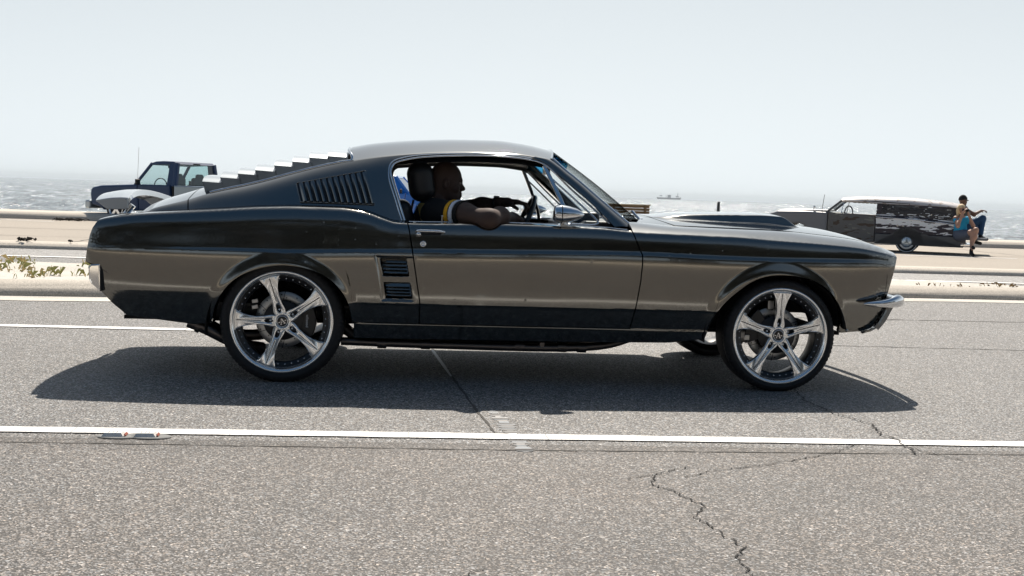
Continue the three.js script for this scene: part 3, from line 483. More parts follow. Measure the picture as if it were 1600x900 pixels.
for (const z of [0.42, -0.18]) { mesh('wiper', [rod([0.64, 0.925, z], [0.60, 0.975, z - 0.05], 0.008), rod([0.60, 0.975, z - 0.05], [0.615, 0.95, z - 0.42], 0.005), ball(0.016, 0.645, 0.922, z)], M.chrome, coupe); }
// rear window, its trim and the eight louvers
const bl = (x, z) => [x, lerp(gEy(x) - 0.03, gC(x) - 0.045, 1 - (z / 0.57) ** 2), z];
mesh('rear_window', patch(bl, [[-1.82, -0.55], [-1.03, -0.55]], [[-1.82, 0.55], [-1.03, 0.55]], 30, 20, { flip: true }), M.smoked, coupe);
const rail = P2([[-1.80, 0], [-1.03, 0]], 14).map(([x]) => [x, gEy(x) + 0.004, gEz(x) - 0.008]);
both('rear_window_trim', [tube([...rail, [-1.03, 1.235, 0.55], [-1.05, 1.262, 0.48], [-1.055, 1.285, 0.3]], 0.008, 60), tube(rail.map(([x, y, z]) => [x, y - 0.012, z - 0.03]), 0.008, 40)], M.chrome);
{
  const y1 = [1.226, 1.214, 1.188, 1.163, 1.133, 1.110, 1.086, 1.060], x1 = [-1.055, -1.157, -1.252, -1.351, -1.456, -1.551, -1.647, -1.745];
  y1.forEach((y, i) => {
    const xf = x1[i], xr = xf - 0.112, top = (x, z) => [x, y + 0.004 * (xf - x) / 0.1 + 0.030 * (1 - Math.abs(z / 0.5) ** 9) + 0.012 * (1 - (z / 0.5) ** 2), z];
    const blade = patch(top, [[xr, -0.5], [xf, -0.5]], [[xr, 0.5], [xf, 0.5]], 4, 60, { flip: true, fold: 0.006 });
    const lipF = patch((u, z) => { const p = top(xr, z); return [xr + u * 0.25, p[1] - u, z]; }, [[0, -0.5], [0.022, -0.5]], [[0, 0.5], [0.022, 0.5]], 1, 60);
    const yb2 = (x) => gEy(x) + 0.002, sp = [[xr + 0.003, y + 0.002], [xf, y - 0.001], [xf + 0.006, yb2(xf) + 0.004], [xr + 0.02, yb2(xr) + 0.004]];
    const s1 = plate(sp, 0.006, 0.494), s2 = plate(sp, 0.006, -0.5);
    mesh('rear_window_louver', [blade, lipF, s1, s2], M.louver ??= phys({ color: lin(0.17, 0.20, 0.225), metalness: 0.5, roughness: 0.38, clearcoat: 1, clearcoatRoughness: 0.08 }), coupe);
  });
}
// ducktail spoiler on its feet
{
  const tip = [[-2.405, 0.944], [-2.36, 0.953], [-2.318, 0.960], [-2.27, 0.963], [-2.232, 0.962], [-2.231, 0.906], [-2.25, 0.899], [-2.34, 0.896], [-2.36, 0.908]];
  const sp = M.spoiler = phys({ color: lin(0.42, 0.45, 0.48), metalness: 0.6, roughness: 0.3, clearcoat: 1, clearcoatRoughness: 0.05 });
  const wing = patch((a, b) => { const k = 1 - (b / 0.62) ** 2, p = fineTip(a); return [p[0] - 0.05 * k, p[1] + 0.042 * k, b]; }, [[0, -0.62], [1, -0.62]], [[0, 0.62], [1, 0.62]], 24, 30, { flip: true, fold: 0.01 });
  mesh('spoiler', [wing, plate(tip, 0.012, 0.617, 0.003), plate(tip, 0.012, -0.629, 0.003)], sp, coupe);
  both('spoiler_foot', [rod([-2.30, 0.85, 0.42], [-2.25, 0.92, 0.42], 0.018), box(0.10, 0.012, 0.06, -2.27, 0.868, 0.42, 0.004)], M.chrome);
  both('spoiler_knob', [ball(0.004, -2.243, 0.953, 0.629)], M.chrome);
}
function fineTip(a) { const t = [[-2.405, 0.944], [-2.36, 0.954], [-2.318, 0.961], [-2.27, 0.964], [-2.232, 0.963], [-2.228, 0.93]], i = clamp(Math.floor(a * 5), 0, 4), k = a * 5 - i; return [lerp(t[i][0], t[i + 1][0], k), lerp(t[i][1], t[i + 1][1], k)]; }
// quarter louver vent on the sail panel: twelve upright fins over a dark opening
{
  const q = [[-1.326, 1.069], [-0.952, 1.151], [-0.896, 0.968], [-1.294, 0.969]];
  const bil = (u, v) => { const b = [lerp(q[3][0], q[2][0], u), lerp(q[3][1], q[2][1], u)], t = [lerp(q[0][0], q[1][0], u), lerp(q[0][1], q[1][1], u)]; return [lerp(b[0], t[0], v), lerp(b[1], t[1], v)]; };
  const sk = (u, v, o) => { const [x, y] = bil(u, v), tt = tOfY(x, y), p = green(x, tt), a = green(x, tt + 0.01), l = Math.hypot(a[1] - p[1], a[2] - p[2]), ny = -(a[2] - p[2]) / l, nz = (a[1] - p[1]) / l; return [p[0], p[1] + ny * o, p[2] + nz * o]; };
  both('vent_opening', [patch((u, v) => sk(u, v, 0.0025), [[0.005, 0.0], [0.995, 0.0]], [[0.005, 1], [0.995, 1]], 30, 10)], M.black);
  for (let i = 0; i < 12; i++) {
    const u0 = (i + 0.42) / 12, u1 = (i + 1.06) / 12;
    both('vent_fin', [patch((a, v) => { const s = (a - u0) / (u1 - u0); return sk(a, v, 0.004 + 0.013 * Math.sin(clamp(s) * Math.PI * 0.55) * (1 - 0.6 * v * v * v)); }, [[u0, 0.02], [u1, 0.02]], [[u0, 0.97], [u1, 0.97]], 6, 14, { fold: 0.01 })], M.paint);
  }
  const fr = [[0, 0], [0, 1], [1, 1], [1, 0], [0, 0]]; const pts = []; for (let i = 0; i < 4; i++) for (let k = 0; k < 12; k++) pts.push(sk(lerp(fr[i][0], fr[i + 1][0], k / 12), lerp(fr[i][1], fr[i + 1][1], k / 12), 0.004));
  both('vent_frame', [tube(pts, 0.0035, 160, 6, true)], M.paint);
}
// side scoops: four slats in each of two openings
slots.forEach(([t, b]) => { const g = []; for (let i = 0; i < 4; i++) { const y = lerp(b + 0.012, t - 0.012, (i + 0.5) / 4), xa = slotL(y) + 0.012, xb = slotR(y) - 0.006; both('scoop_slat', [patch((x, v) => { const p = side(lerp(xa, xb, x), y); const zz = side(slotR(y) + 0.03, y)[2]; return [lerp(xa, xb, x), y + (v - 0.5) * 0.017 + 0.006, zz - 0.001 - 0.013 * v - 0.010 * (1 - sstep(0, 0.2, x))]; }, [[0, 0], [1, 0]], [[0, 1], [1, 1]], 12, 6, { fold: 0.006 })], M.paint); } });
// ---- bonnet with its raised scoop
const scoopH = curve([[0.68, 0], [0.8, 0.010], [0.95, 0.028], [1.2, 0.042], [1.5, 0.052], [1.62, 0.052], [1.7, 0.052]]);
function hood(x, z) { const s = zHoodSeam(x) - gap, k = 1 - (z / s) ** 2, front = sstep(1.75, 2.12, x); let y = yHoodSeam(x) + 0.042 * k * (1 - 0.55 * front); const w = lerp(0.30, 0.345, sstep(0.9, 1.3, x)); const wall = 1 - sstep(w, w + 0.045 - 0.02 * sstep(0.9, 1.4, x), Math.abs(z)); y += scoopH(x) * wall * (1 - sstep(1.50, 1.63, x)); return [x, y, z]; }
{
  const fx = (z) => 2.085 + 0.06 * (1 - (z / 0.6) ** 2), xs = [0.8, 1.2, 1.6];
  const L = [], zs = []; for (let i = 0; i <= 20; i++) zs.push(i / 20);
  const h = patch((a, v) => { const z = v * (zHoodSeam(a) - gap), c = 0.80 - 0.10 * (1 - v * v); const x = lerp(c, fx(z), (a - 0.78) / (2.085 - 0.78)); return hood(x, v * (zHoodSeam(x) - gap)); }, [[0.78, 0], [2.085, 0]], [[0.78, 1], [2.085, 1]], 170, 90, { flip: true, fold: 0.015 });
  const m = mesh('hood', [h, mirrorZ(h)], M.paint, coupe);
  // cowl panel in front of the windscreen
  const cw = patch((a, v) => { const z = v * 0.655, x0 = scr(1, z / 0.715)[0] + 0.004, x1 = 0.792 - 0.10 * (1 - v * v), x = lerp(x0, x1, a); return [x, hood(Math.max(x, 0.55), z)[1] - 0.006 * (1 - a), z]; }, [[0, 0], [1, 0]], [[0, 1], [1, 1]], 10, 40, { flip: true, fold: 0.01 });
  mesh('cowl_panel', [cw, mirrorZ(cw)], M.paint, coupe);
}
// ---- nose: grille, lamps, valance, bumper
{
  const face = patch((a, v) => { const z = a * 0.76, y = lerp(0.50, yBelt(2.06), v), e = noseE; const xe = curve(noseE.map((p) => [p[1], p[0]]))(y); return [xe - 0.004 + 0.015 * (1 - a * a), y, z]; }, [[-1, 0], [1, 0]], [[-1, 1], [1, 1]], 40, 16);
  const lip = patch((a, v) => { const z = a * 0.61; return [lerp(2.05, 2.082, v) + 0.06 * (1 - a * a), lerp(0.745, 0.786 + 0.019 * (1 - a * a), v), z]; }, [[-1, 0], [1, 0]], [[-1, 1], [1, 1]], 30, 4);
  mesh('nose_panel', [lip], M.paint, coupe);
  mesh('grille', [face.translate(-0.035, 0, 0)], M.matt, coupe);
  for (let i = 0; i < 7; i++) mesh('grille_bar', [bar([[2.03, 0.54 + i * 0.028, -0.5], [2.075, 0.54 + i * 0.028, 0], [2.03, 0.54 + i * 0.028, 0.5]], 0.006, 0.012)], M.steel, coupe);
  for (const s of [1, -1]) { const g = latheZ([[0.001, 0.02], [0.05, 0.014], [0.085, 0]], 32).rotateY(Math.PI / 2).translate(2.018, 0.645, 0.64 * s); mesh('headlight', [g], M.steel, coupe); mesh('headlight_ring', [new THREE.TorusGeometry(0.088, 0.008, 8, 40).rotateY(Math.PI / 2).translate(2.02, 0.645, 0.64 * s)], M.chrome, coupe); }
  const val = patch((a, v) => { const z = a * 0.80, y = lerp(0.340, 0.49, v); const xe = curve(noseE.map((p) => [p[1], p[0]]))(y); return [xe + 0.07 * (1 - a * a) - 0.0, y, z]; }, [[-1, 0], [1, 0]], [[-1, 1], [1, 1]], 50, 12, { fold: 0.01 });
  mesh('front_valance', [val], M.paint, coupe);
  const path = [[1.835, 0.505, 0.872], [1.93, 0.508, 0.870], [2.03, 0.512, 0.838], [2.085, 0.512, 0.77], [2.115, 0.512, 0.6], [2.14, 0.512, 0.3], [2.15, 0.512, 0]];
  const full = [...path, ...path.slice(0, -1).reverse().map(([x, y, z]) => [x, y, -z])].map((p) => V(...p));
  // bumper blade: a rounded D swept round the nose, thinning at its ends and rising at the corner
  const C = new THREE.CatmullRomCurve3(full, false, 'centripetal'), n = 160, mseg = 18, pos = [], idx = [];
  for (let i = 0; i <= n; i++) {
    const u = i / n, p = C.getPointAt(u), tg = C.getTangentAt(u), out = V(-tg.z, 0, tg.x); if (out.dot(V(p.x - 1.2, 0, p.z)) < 0) out.negate();
    const e = Math.min(1, Math.min(u, 1 - u) / 0.10), k = Math.sqrt(Math.max(0.02, 1 - (1 - e) ** 2)), corner = Math.exp(-(((Math.min(u, 1 - u) - 0.105) / 0.035) ** 2));
    for (let j = 0; j < mseg; j++) { const a = 2 * Math.PI * j / mseg, cy = Math.sin(a), cz = Math.cos(a); const hh = (0.024 + 0.012 * corner) * k, ww = 0.026 * k; pos.push(p.x + out.x * (cz * ww), p.y + Math.sign(cy) * Math.abs(cy) ** 0.8 * hh + 0.010 * corner, p.z + out.z * (cz * ww)); }
  }
  for (let i = 0; i < n; i++) for (let j = 0; j < mseg; j++) { const a = i * mseg + j, b = i * mseg + (j + 1) % mseg; idx.push(a, a + mseg, b + mseg, a, b + mseg, b); }
  const g = new THREE.BufferGeometry(); g.setAttribute('position', new THREE.Float32BufferAttribute(pos, 3)); g.setIndex(idx); g.computeVertexNormals();
  mesh('front_bumper', [g], M.chrome, coupe);
  both('bumper_bolt', [ball(0.009, 2.098, 0.532, 0.78, 1, 0.5, 1)], M.black);
  both('valance_strip', [bar([[1.945, 0.362, 0.80], [1.985, 0.41, 0.795], [2.03, 0.49, 0.785]], 0.006, 0.03)], phys({ color: lin(0.3, 0.29, 0.27), metalness: 0.8, roughness: 0.4 }));
  both('fender_bolt', [ball(0.009, 1.752, 0.352, 0.858)], M.steel);
  both('bezel_seam', [tube([[2.006, 0.56, 0.795], [2.012, 0.65, 0.80], [2.005, 0.745, 0.796]].map(([x, y, z]) => { const p = side(x - 0.02, y); return [p[0], p[1], p[2] - 0.0005]; }), 0.0016, 20, 5)], M.matt);
}
// ---- tail: panel, lamps, bumper, exhaust
{
  const ty = curve([[0.46, -2.325], [0.6, -2.338], [0.64, -2.40], [0.72, -2.392], [0.80, -2.370], [0.845, -2.345]]);
  mesh('tail_panel', [patch((a, v) => { const y = lerp(0.46, 0.848, v); return [ty(y) + 0.012 - 0.03 * (1 - a * a) * 0.5, y, a * 0.79]; }, [[-1, 0], [1, 0]], [[-1, 1], [1, 1]], 30, 30, { flip: true })], M.paint, coupe);
  const red = phys({ color: lin(0.3, 0.01, 0.01), roughness: 0.15 });
  for (const s of [1, -1]) for (let i = 0; i < 3; i++) mesh('tail_lamp', [box(0.02, 0.12, 0.075, -2.408, 0.71, s * (0.44 + i * 0.1), 0.008)], red, coupe);
  const sec = [[-2.325, 0.612], [-2.374, 0.608], [-2.386, 0.592], [-2.382, 0.53], [-2.372, 0.508], [-2.322, 0.466]];
  const endcap = plate(sec.map(([x, y]) => [x, y]), 0.12, 0.735, 0.008, [], 3);
  const blade = plate(sec.map(([x, y]) => [x - 0.012, y]), 1.46, -0.73, 0.006, [], 2);
  mesh('rear_bumper', [endcap, plate(sec, 0.12, -0.855, 0.008, [], 3), blade], M.chrome, coupe);
  both('tail_gap', [box(0.02, 0.14, 0.12, -2.316, 0.54, 0.79, 0.004)], M.matt);
  both('exhaust_tip', [latheZ([[0.030, -0.01], [0.034, 0.02], [0.034, 0.16], [0.030, 0.16], [0.028, 0.02]], 24).rotateY(-Math.PI / 2).rotateZ(0.18).translate(-2.12, 0.375, 0.5)], M.chrome);
  both('exhaust_pipe', [tube([[-2.13, 0.37, 0.5], [-1.9, 0.33, 0.5], [-1.74, 0.24, 0.55], [-1.5, 0.22, 0.5], [-1.2, 0.40, 0.45], [-1.0, 0.22, 0.45], [-0.6, 0.20, 0.48], [0.3, 0.2, 0.45], [0.6, 0.25, 0.4]], 0.032, 90, 12), tube([[-1.88, 0.305, 0.74], [-1.80, 0.275, 0.74], [-1.62, 0.185, 0.70], [-1.5, 0.15, 0.6]], 0.034, 30, 12), tube([[-1.835, 0.287, 0.74], [-1.815, 0.278, 0.74]], 0.039, 3, 14)], M.pipe);
  both('side_pipe', [tube([[-1.06, 0.214, 0.72], [-0.5, 0.207, 0.74], [0.2, 0.207, 0.74], [0.42, 0.225, 0.72], [0.6, 0.26, 0.6]], 0.023, 60, 12), ...[-0.86, -0.62, -0.1, 0.14, 0.25].map((x) => tube([[x, 0.209, 0.74], [x + 0.05, 0.208, 0.74]], 0.028, 3, 12)), box(0.03, 0.05, 0.05, 0.05, 0.215, 0.74, 0.008), rod([-0.7, 0.245, 0.70], [0.1, 0.243, 0.70], 0.010)], M.pipe);
}
// ---- underside, wheel housings, cabin tub: what shuts the light out of the body
{
  const g = [box(4.1, 0.02, 1.06, -0.22, 0.30, 0), box(0.02, 0.5, 1.5, 0.72, 0.55, 0), box(0.02, 0.42, 1.44, -0.93, 0.62, 0), box(0.02, 0.45, 1.06, 1.92, 0.56, 0), box(0.02, 0.36, 1.4, -2.28, 0.62, 0), box(1.75, 0.02, 1.56, -0.1, 0.27, 0)];
  for (const s of [1, -1]) { g.push(box(1.42, 0.46, 0.02, -0.06, 0.57, s * 0.775), box(0.46, 0.5, 0.02, -1.98, 0.62, s * 0.72), box(0.2, 0.35, 0.02, 1.84, 0.56, s * 0.7), box(0.22, 0.45, 0.02, 0.82, 0.52, s * 0.78)); for (const [cx, cy] of [[1.345, 0.283], [-1.37, 0.262]]) { const pts = []; for (let i = 0; i <= 20; i++) { const a = Math.PI * (-0.06 + 1.12 * i / 20); pts.push([Math.cos(a) * 0.40 + cx, Math.sin(a) * 0.40 + cy]); } const gg = patch((u, z) => { const a = Math.PI * (0.05 + 0.97 * u); return [cx + Math.cos(a) * 0.405, cy + 0.01 + Math.sin(a) * 0.405, z * s]; }, [[0, 0.5], [1, 0.5]], [[0, 0.872], [1, 0.872]], 30, 4, {}); g.push(gg); const w = plate([...Array(21)].map((_, i) => { const a = Math.PI * i / 20; return [cx + Math.cos(a) * 0.41, cy + 0.13 + Math.sin(a) * 0.28]; }), 0.01, 0.49 * s - 0.005); g.push(w); } }
  mesh('underbody', g, M.matt, coupe);
  mesh('headliner', [patch((x, t) => { const p = green(x, t); return [p[0], p[1] - 0.03, p[2] * 0.97]; }, [[-1.0, 0.92], [0.06, 0.92]], [[-1.0, 2], [0.06, 2]], 30, 20), mirrorZ(patch((x, t) => { const p = green(x, t); return [p[0], p[1] - 0.03, p[2] * 0.97]; }, [[-1.0, 0.92], [0.06, 0.92]], [[-1.0, 2], [0.06, 2]], 30, 20))], M.vinyl, coupe);
  const dash = plate([[0.28, 0.60], [0.22, 0.74], [0.235, 0.885], [0.28, 0.915], [0.48, 0.915], [0.66, 0.90], [0.7, 0.6]], 1.42, -0.71, 0.015, [], 3);
  mesh('dashboard', [dash], M.vinyl, coupe);
  mesh('instrument_hood', [box(0.16, 0.07, 0.40, 0.30, 0.93, 0.38, 0.03)], M.vinyl, coupe);
  const pl = latheZ([[0.001, 0.004], [0.03, 0.004], [0.032, 0]], 24);
  for (const s of [1, -1]) {
    const back = new RoundedBoxGeometry(0.13, 0.58, 0.50, 5, 0.06).applyMatrix4(new THREE.Matrix4().makeRotationZ(0.22)).translate(-0.70, 0.71, 0.38 * s), cush = new RoundedBoxGeometry(0.52, 0.15, 0.50, 5, 0.06).translate(-0.40, 0.43, 0.38 * s);
    mesh('seat', [back, cush], M.vinyl, coupe);
    if (s > 0) mesh('headrest', [new RoundedBoxGeometry(0.15, 0.23, 0.27, 6, 0.07).applyMatrix4(new THREE.Matrix4().makeRotationZ(0.16)).translate(-0.640, 1.105, 0.40), rod([-0.70, 0.9, 0.34], [-0.68, 1.0, 0.34], 0.006), rod([-0.70, 0.9, 0.46], [-0.68, 1.0, 0.46], 0.006)], M.vinyl, coupe);
  }
  // steering wheel and column, on the near side
  const wc = V(-0.05, 0.868, 0.38), q = new THREE.Quaternion().setFromUnitVectors(V(0, 0, 1), V(-Math.cos(0.40), Math.sin(0.40), 0).normalize());
  const ring = new THREE.TorusGeometry(0.182, 0.0145, 12, 64).applyQuaternion(q).translate(wc.x, wc.y, wc.z);
  mesh('steering_wheel', [ring], M.black, coupe);
  const spk = []; for (const a of [0.35, 2.79, 4.71]) { const e = V(Math.cos(a) * 0.175, Math.sin(a) * 0.175, 0).applyQuaternion(q).add(wc), c = V(0, 0, -0.03).applyQuaternion(q).add(wc); spk.push(rod(c.toArray(), e.toArray(), 0.012, 0.008)); }
  spk.push(rod(V(0, 0, 0).applyQuaternion(q).add(wc).toArray(), V(0, 0, -0.10).applyQuaternion(q).add(wc).toArray(), 0.035, 0.03, 20));
  mesh('wheel_spokes', spk, M.chrome, coupe);
  mesh('steering_column', [rod(V(0, 0, -0.08).applyQuaternion(q).add(wc).toArray(), V(0, 0, -0.36).applyQuaternion(q).add(wc).toArray(), 0.03, 0.04, 16)], M.vinyl, coupe);
  mesh('interior_mirror', [box(0.025, 0.055, 0.2, 0.13, 1.205, 0.0, 0.01), rod([0.13, 1.22, 0], [0.16, 1.27, 0], 0.008)], M.black, coupe);
  mesh('lock_knob', [rod([-0.525, 0.875, 0.772], [-0.525, 0.918, 0.772], 0.004), ball(0.007, -0.525, 0.92, 0.772, 1.2, 0.5, 1.2)], M.chrome, coupe);
}
// ---- mirrors, handle, lock
both('door_mirror', [latheZ([[0.001, -0.01], [0.034, -0.008], [0.046, 0.004], [0.05, 0.03], [0.049, 0.05], [0.044, 0.08], [0.032, 0.12], [0.016, 0.15], [0.001, 0.162]], 40).rotateY(Math.PI / 2).translate(0.082, 0.952, 0.872)], M.chrome);
both('mirror_band', [new THREE.TorusGeometry(0.0495, 0.003, 8, 40).rotateY(Math.PI / 2).translate(0.118, 0.952, 0.872)], M.black);
both('mirror_foot', [plate([[0.105, 0.879], [0.15, 0.879], [0.235, 0.882], [0.17, 0.893], [0.13, 0.905], [0.11, 0.900]], 0.05, 0.82, 0.006), rod([0.125, 0.888, 0.85], [0.13, 0.915, 0.868], 0.012, 0.014)], M.chrome);
{
  const hx = (x, y, o) => { const p = side(x, y); return [x, y, p[2] + o]; };
  const hd = mesh('door_handle', [tube([hx(-0.665, 0.838, 0.004), hx(-0.655, 0.840, 0.022), hx(-0.60, 0.840, 0.028), hx(-0.54, 0.839, 0.024), hx(-0.515, 0.836, 0.006)], 0.0075, 40, 10), ball(0.014, ...hx(-0.652, 0.822, 0.012))], M.chrome, coupe);
  mesh('handle_recess', [patch((x, y) => { const p = side(x, y); return [x, y, p[2] + 0.0016]; }, [[-0.64, 0.815], [-0.53, 0.819]], [[-0.64, 0.832], [-0.53, 0.832]], 12, 4)], M.black, coupe);
  mesh('door_lock', [new THREE.TorusGeometry(0.0125, 0.0045, 10, 28).translate(...hx(-0.627, 0.770, 0.004)), latheZ([[0.001, 0.006], [0.009, 0.004], [0.010, 0]], 20).translate(...hx(-0.627, 0.770, 0.0))], M.chrome, coupe);
}
// ---- wheels
const font = await new FontLoader().loadAsync('fonts/droid/droid_serif_bold.typeface.json'), fontS = await new FontLoader().loadAsync('fonts/droid/droid_sans_bold.typeface.json');
function makeWheel(R, Rr, turn, x, s, rear) {
  const w = new THREE.Group(); w.name = 'wheel'; w.position.set(x, R - 0.004, 0.0); coupe.add(w);
  const zo = 0.862;                                                     // outer lip
  const k = Rr / 0.27, parts = [];
  const add = (name, geos, mat) => { let g = join(Array.isArray(geos) ? geos : [geos]); g.translate(0, 0, zo); if (s < 0) g = mirrorZ(g); return mesh(name, g, mat, w); };
  // tyre with tread blocks on its shoulders
  { const prof = [[Rr - 0.012, -0.012], [Rr + 0.003, -0.002], [Rr + 0.018, 0.008], [R - 0.030, 0.010], [R - 0.014, 0.004], [R - 0.006, -0.006], [R, -0.024], [R, -0.05], [R - 0.007, -0.054], [R - 0.007, -0.062], [R, -0.066], [R, -0.12], [R, -0.19], [R - 0.008, -0.235], [R - 0.04, -0.25], [Rr, -0.235]]; const seg = 240, pos = [], idx = [], m = prof.length;
    for (let i = 0; i <= seg; i++) { const a = i / seg * 2 * Math.PI, cut = i % 3 < 1 ? 0.003 : 0; prof.forEach(([r, z], j) => { const q = r - (j >= 4 && j <= 7 ? cut : 0); pos.push(Math.cos(a) * q, Math.sin(a) * q, z - (j === 4 || j === 5 ? cut * 0.6 : 0)); }); }
    for (let i = 0; i < seg; i++) for (let j = 0; j < m - 1; j++) { const a = i * m + j; idx.push(a, a + m, a + m + 1, a, a + m + 1, a + 1); }
    const g = new THREE.BufferGeometry(); g.setAttribute('position', new THREE.Float32BufferAttribute(pos, 3)); g.setIndex(idx); g.computeVertexNormals(); add('tyre', g, M.rubber); }
  add('rim_lip', latheZ([[Rr - 0.026, -0.026], [Rr - 0.022, -0.014], [Rr - 0.016, -0.006], [Rr - 0.012, 0.001], [Rr - 0.004, 0.004], [Rr + 0.003, 0.002], [Rr + 0.006, -0.008]]), M.alloy);
  add('rim_barrel', latheZ([[Rr - 0.024, -0.024], [Rr - 0.03, -0.030], [Rr - 0.052, -0.034], [Rr - 0.056, -0.05], [Rr - 0.05, -0.12], [Rr - 0.03, -0.22], [Rr - 0.01, -0.235]]), M.black);
  const rv = []; for (let i = 0; i < 40; i++) { const a = i / 40 * 2 * Math.PI + 0.08; rv.push(ball(0.0042, Math.cos(a) * (Rr - 0.041), Math.sin(a) * (Rr - 0.041), -0.031, 1, 1, 0.8, 8)); }
  const r0 = add('rim_rivets', rv, M.chrome); r0.userData.kind = 'stuff';
  // five flared spokes with a slit and an oval lug opening each
  const half = curve([[0.036, 0.0262], [0.046, 0.0312], [0.060, 0.0318], [0.075, 0.029], [0.10, 0.0235], [0.135, 0.0215], [0.17, 0.0255], [0.20, 0.0335], [0.225, 0.0445], [0.243, 0.0545]]), rs = [0.037, 0.046, 0.060, 0.075, 0.085, 0.10, 0.12, 0.14, 0.16, 0.18, 0.20, 0.215, 0.23, 0.238];
  const ol = [...rs.map((r) => [r * k, -half(r) * k]), ...[-3, -2, -1, 0, 1, 2, 3].map((i) => [0.2475 * Math.cos(i * 0.074) * k, 0.2475 * Math.sin(i * 0.074) * k]), ...rs.slice().reverse().map((r) => [r * k, half(r) * k])];
  const ov = [...Array(20)].map((_, i) => [(0.072 + 0.0225 * Math.cos(i * 0.314)) * k, 0.0118 * Math.sin(i * 0.314) * k]), slit = [[0.110 * k, -0.0019], [0.238 * k, -0.0019], [0.238 * k, 0.0019], [0.110 * k, 0.0019]];
  const dish = (r) => lerp(-0.016, 0.014, sstep(0.03, 0.245, r / k));
  for (let q = 0; q < 5; q++) { let sg = plate(ol, 0.030, -0.052, 0.0022, [ov, slit], 2); const p = sg.attributes.position; for (let i = 0; i < p.count; i++) p.setZ(i, p.getZ(i) + dish(Math.hypot(p.getX(i), p.getY(i)))); sg.computeVertexNormals(); add('spoke', toCreasedNormals(sg, 0.6).rotateZ(q * Math.PI * 2 / 5 + Math.PI / 2 + turn), M.alloy); }
  add('hub_plate', latheZ([[0.030, -0.042], [0.034, -0.0365], [0.044, -0.0362], [0.0475, -0.0375], [0.048, -0.05]], 60), M.alloy);
  add('hub', latheZ([[0.001, -0.07], [0.105, -0.07], [0.105, -0.10]], 48), M.black);
  for (let q = 0; q < 5; q++) { const a = q * Math.PI * 2 / 5 + Math.PI / 2 + turn; add('lug_nut', ball(0.0085, Math.cos(a) * 0.064 * k, Math.sin(a) * 0.064 * k, -0.062, 1, 1, 1, 12), M.chrome); }
  const cap = add('centre_cap', [latheZ([[0.001, -0.036], [0.024, -0.036], [0.026, -0.035], [0.030, -0.033], [0.033, -0.036], [0.034, -0.045]], 48)], M.black);
  const let1 = new TextGeometry('A', { font, size: 0.031, depth: 0.002, curveSegments: 4 }); let1.computeBoundingBox(); let1.translate(-(let1.boundingBox.max.x) / 2, -0.0155, -0.0365); const bands = [box(0.010, 0.005, 0.002, -0.0175, -0.001, -0.0355), box(0.010, 0.005, 0.002, 0.0175, -0.001, -0.0355)];
  const em = add('cap_letter', [let1, ...bands, new THREE.TorusGeometry(0.0285, 0.0022, 8, 48).translate(0, 0, -0.033)], M.chrome); if (s > 0) em.rotation.z = rear ? 0.35 : 0;
  // brake: disc drilled and slotted, caliper
  const dz = -0.135, hole = []; for (let i = 0; i < 30; i++) { const a = i * 0.2094, r = 0.103 + 0.017 * (i % 3); hole.push(latheZ([[0.0001, dz + 0.0075], [0.0038, dz + 0.0075]], 10).translate(Math.cos(a) * r, Math.sin(a) * r, 0)); }
  add('brake_disc', [latheZ([[0.085, dz - 0.02], [0.085, dz + 0.006], [0.152, dz + 0.006], [0.152, dz - 0.02]], 72)], M.steel);
  for (let i = 0; i < 6; i++) { const a = i * Math.PI / 3; hole.push(box(0.055, 0.003, 0.001, 0.118, 0, dz + 0.0068, 0, [0, 0, 0]).applyMatrix4(new THREE.Matrix4().makeRotationZ(a + 0.3)).translate(Math.cos(a + 1.57) * 0.03, Math.sin(a + 1.57) * 0.03, 0)); }
  const hl = add('disc_drilling', hole, M.matt); hl.userData.kind = 'stuff';
  add('brake_hat', [latheZ([[0.001, dz + 0.03], [0.075, dz + 0.03], [0.087, dz + 0.004]], 48)], M.pipe);
  const ca = rear ? 0.02 : Math.PI * 0.9, cpts = []; for (let i = 0; i <= 10; i++) { const a = ca - 0.62 + 1.24 * i / 10; cpts.push([Math.cos(a) * 0.178, Math.sin(a) * 0.178]); } for (let i = 10; i >= 0; i--) { const a = ca - 0.62 + 1.24 * i / 10; cpts.push([Math.cos(a) * 0.098, Math.sin(a) * 0.098]); }
  add('brake_caliper', [plate(cpts, 0.10, dz - 0.045, 0.006, [], 2)], M.black);
  if (rear) { const tg = new TextGeometry('wilwood', { font: fontS, size: 0.0125, depth: 0.0015, curveSegments: 3 }); tg.computeBoundingBox(); tg.translate(-tg.boundingBox.max.x / 2, -0.005, 0); tg.rotateZ(-Math.PI / 2); tg.translate(0.128, 0.0, dz + 0.0553); add('caliper_lettering', tg, std({ color: lin(0.7, 0.7, 0.7) })); }
  else add('caliper_plate', [box(0.035, 0.05, 0.02, -0.03, 0.165, dz + 0.02, 0.004), box(0.03, 0.04, 0.02, 0.012, 0.158, dz + 0.03, 0.004), box(0.03, 0.03, 0.01, -0.17, -0.02, dz + 0.06, 0.003)], M.steel);
  if (rear) add('caliper_plate', [box(0.034, 0.022, 0.012, -0.155, 0.10, dz + 0.03, 0.003, [0, 0, 0.2]), box(0.034, 0.022, 0.012, -0.155, 0.068, dz + 0.03, 0.003, [0, 0, 0.2])], M.steel);
  return w;
}
makeWheel(0.331, 0.273, 0.29, -1.3716, 1, true); makeWheel(0.331, 0.273, 0.1, -1.3716, -1, true);
makeWheel(0.316, 0.267, -0.02, 1.3716, 1, false); makeWheel(0.316, 0.267, 0.4, 1.3716, -1, false);

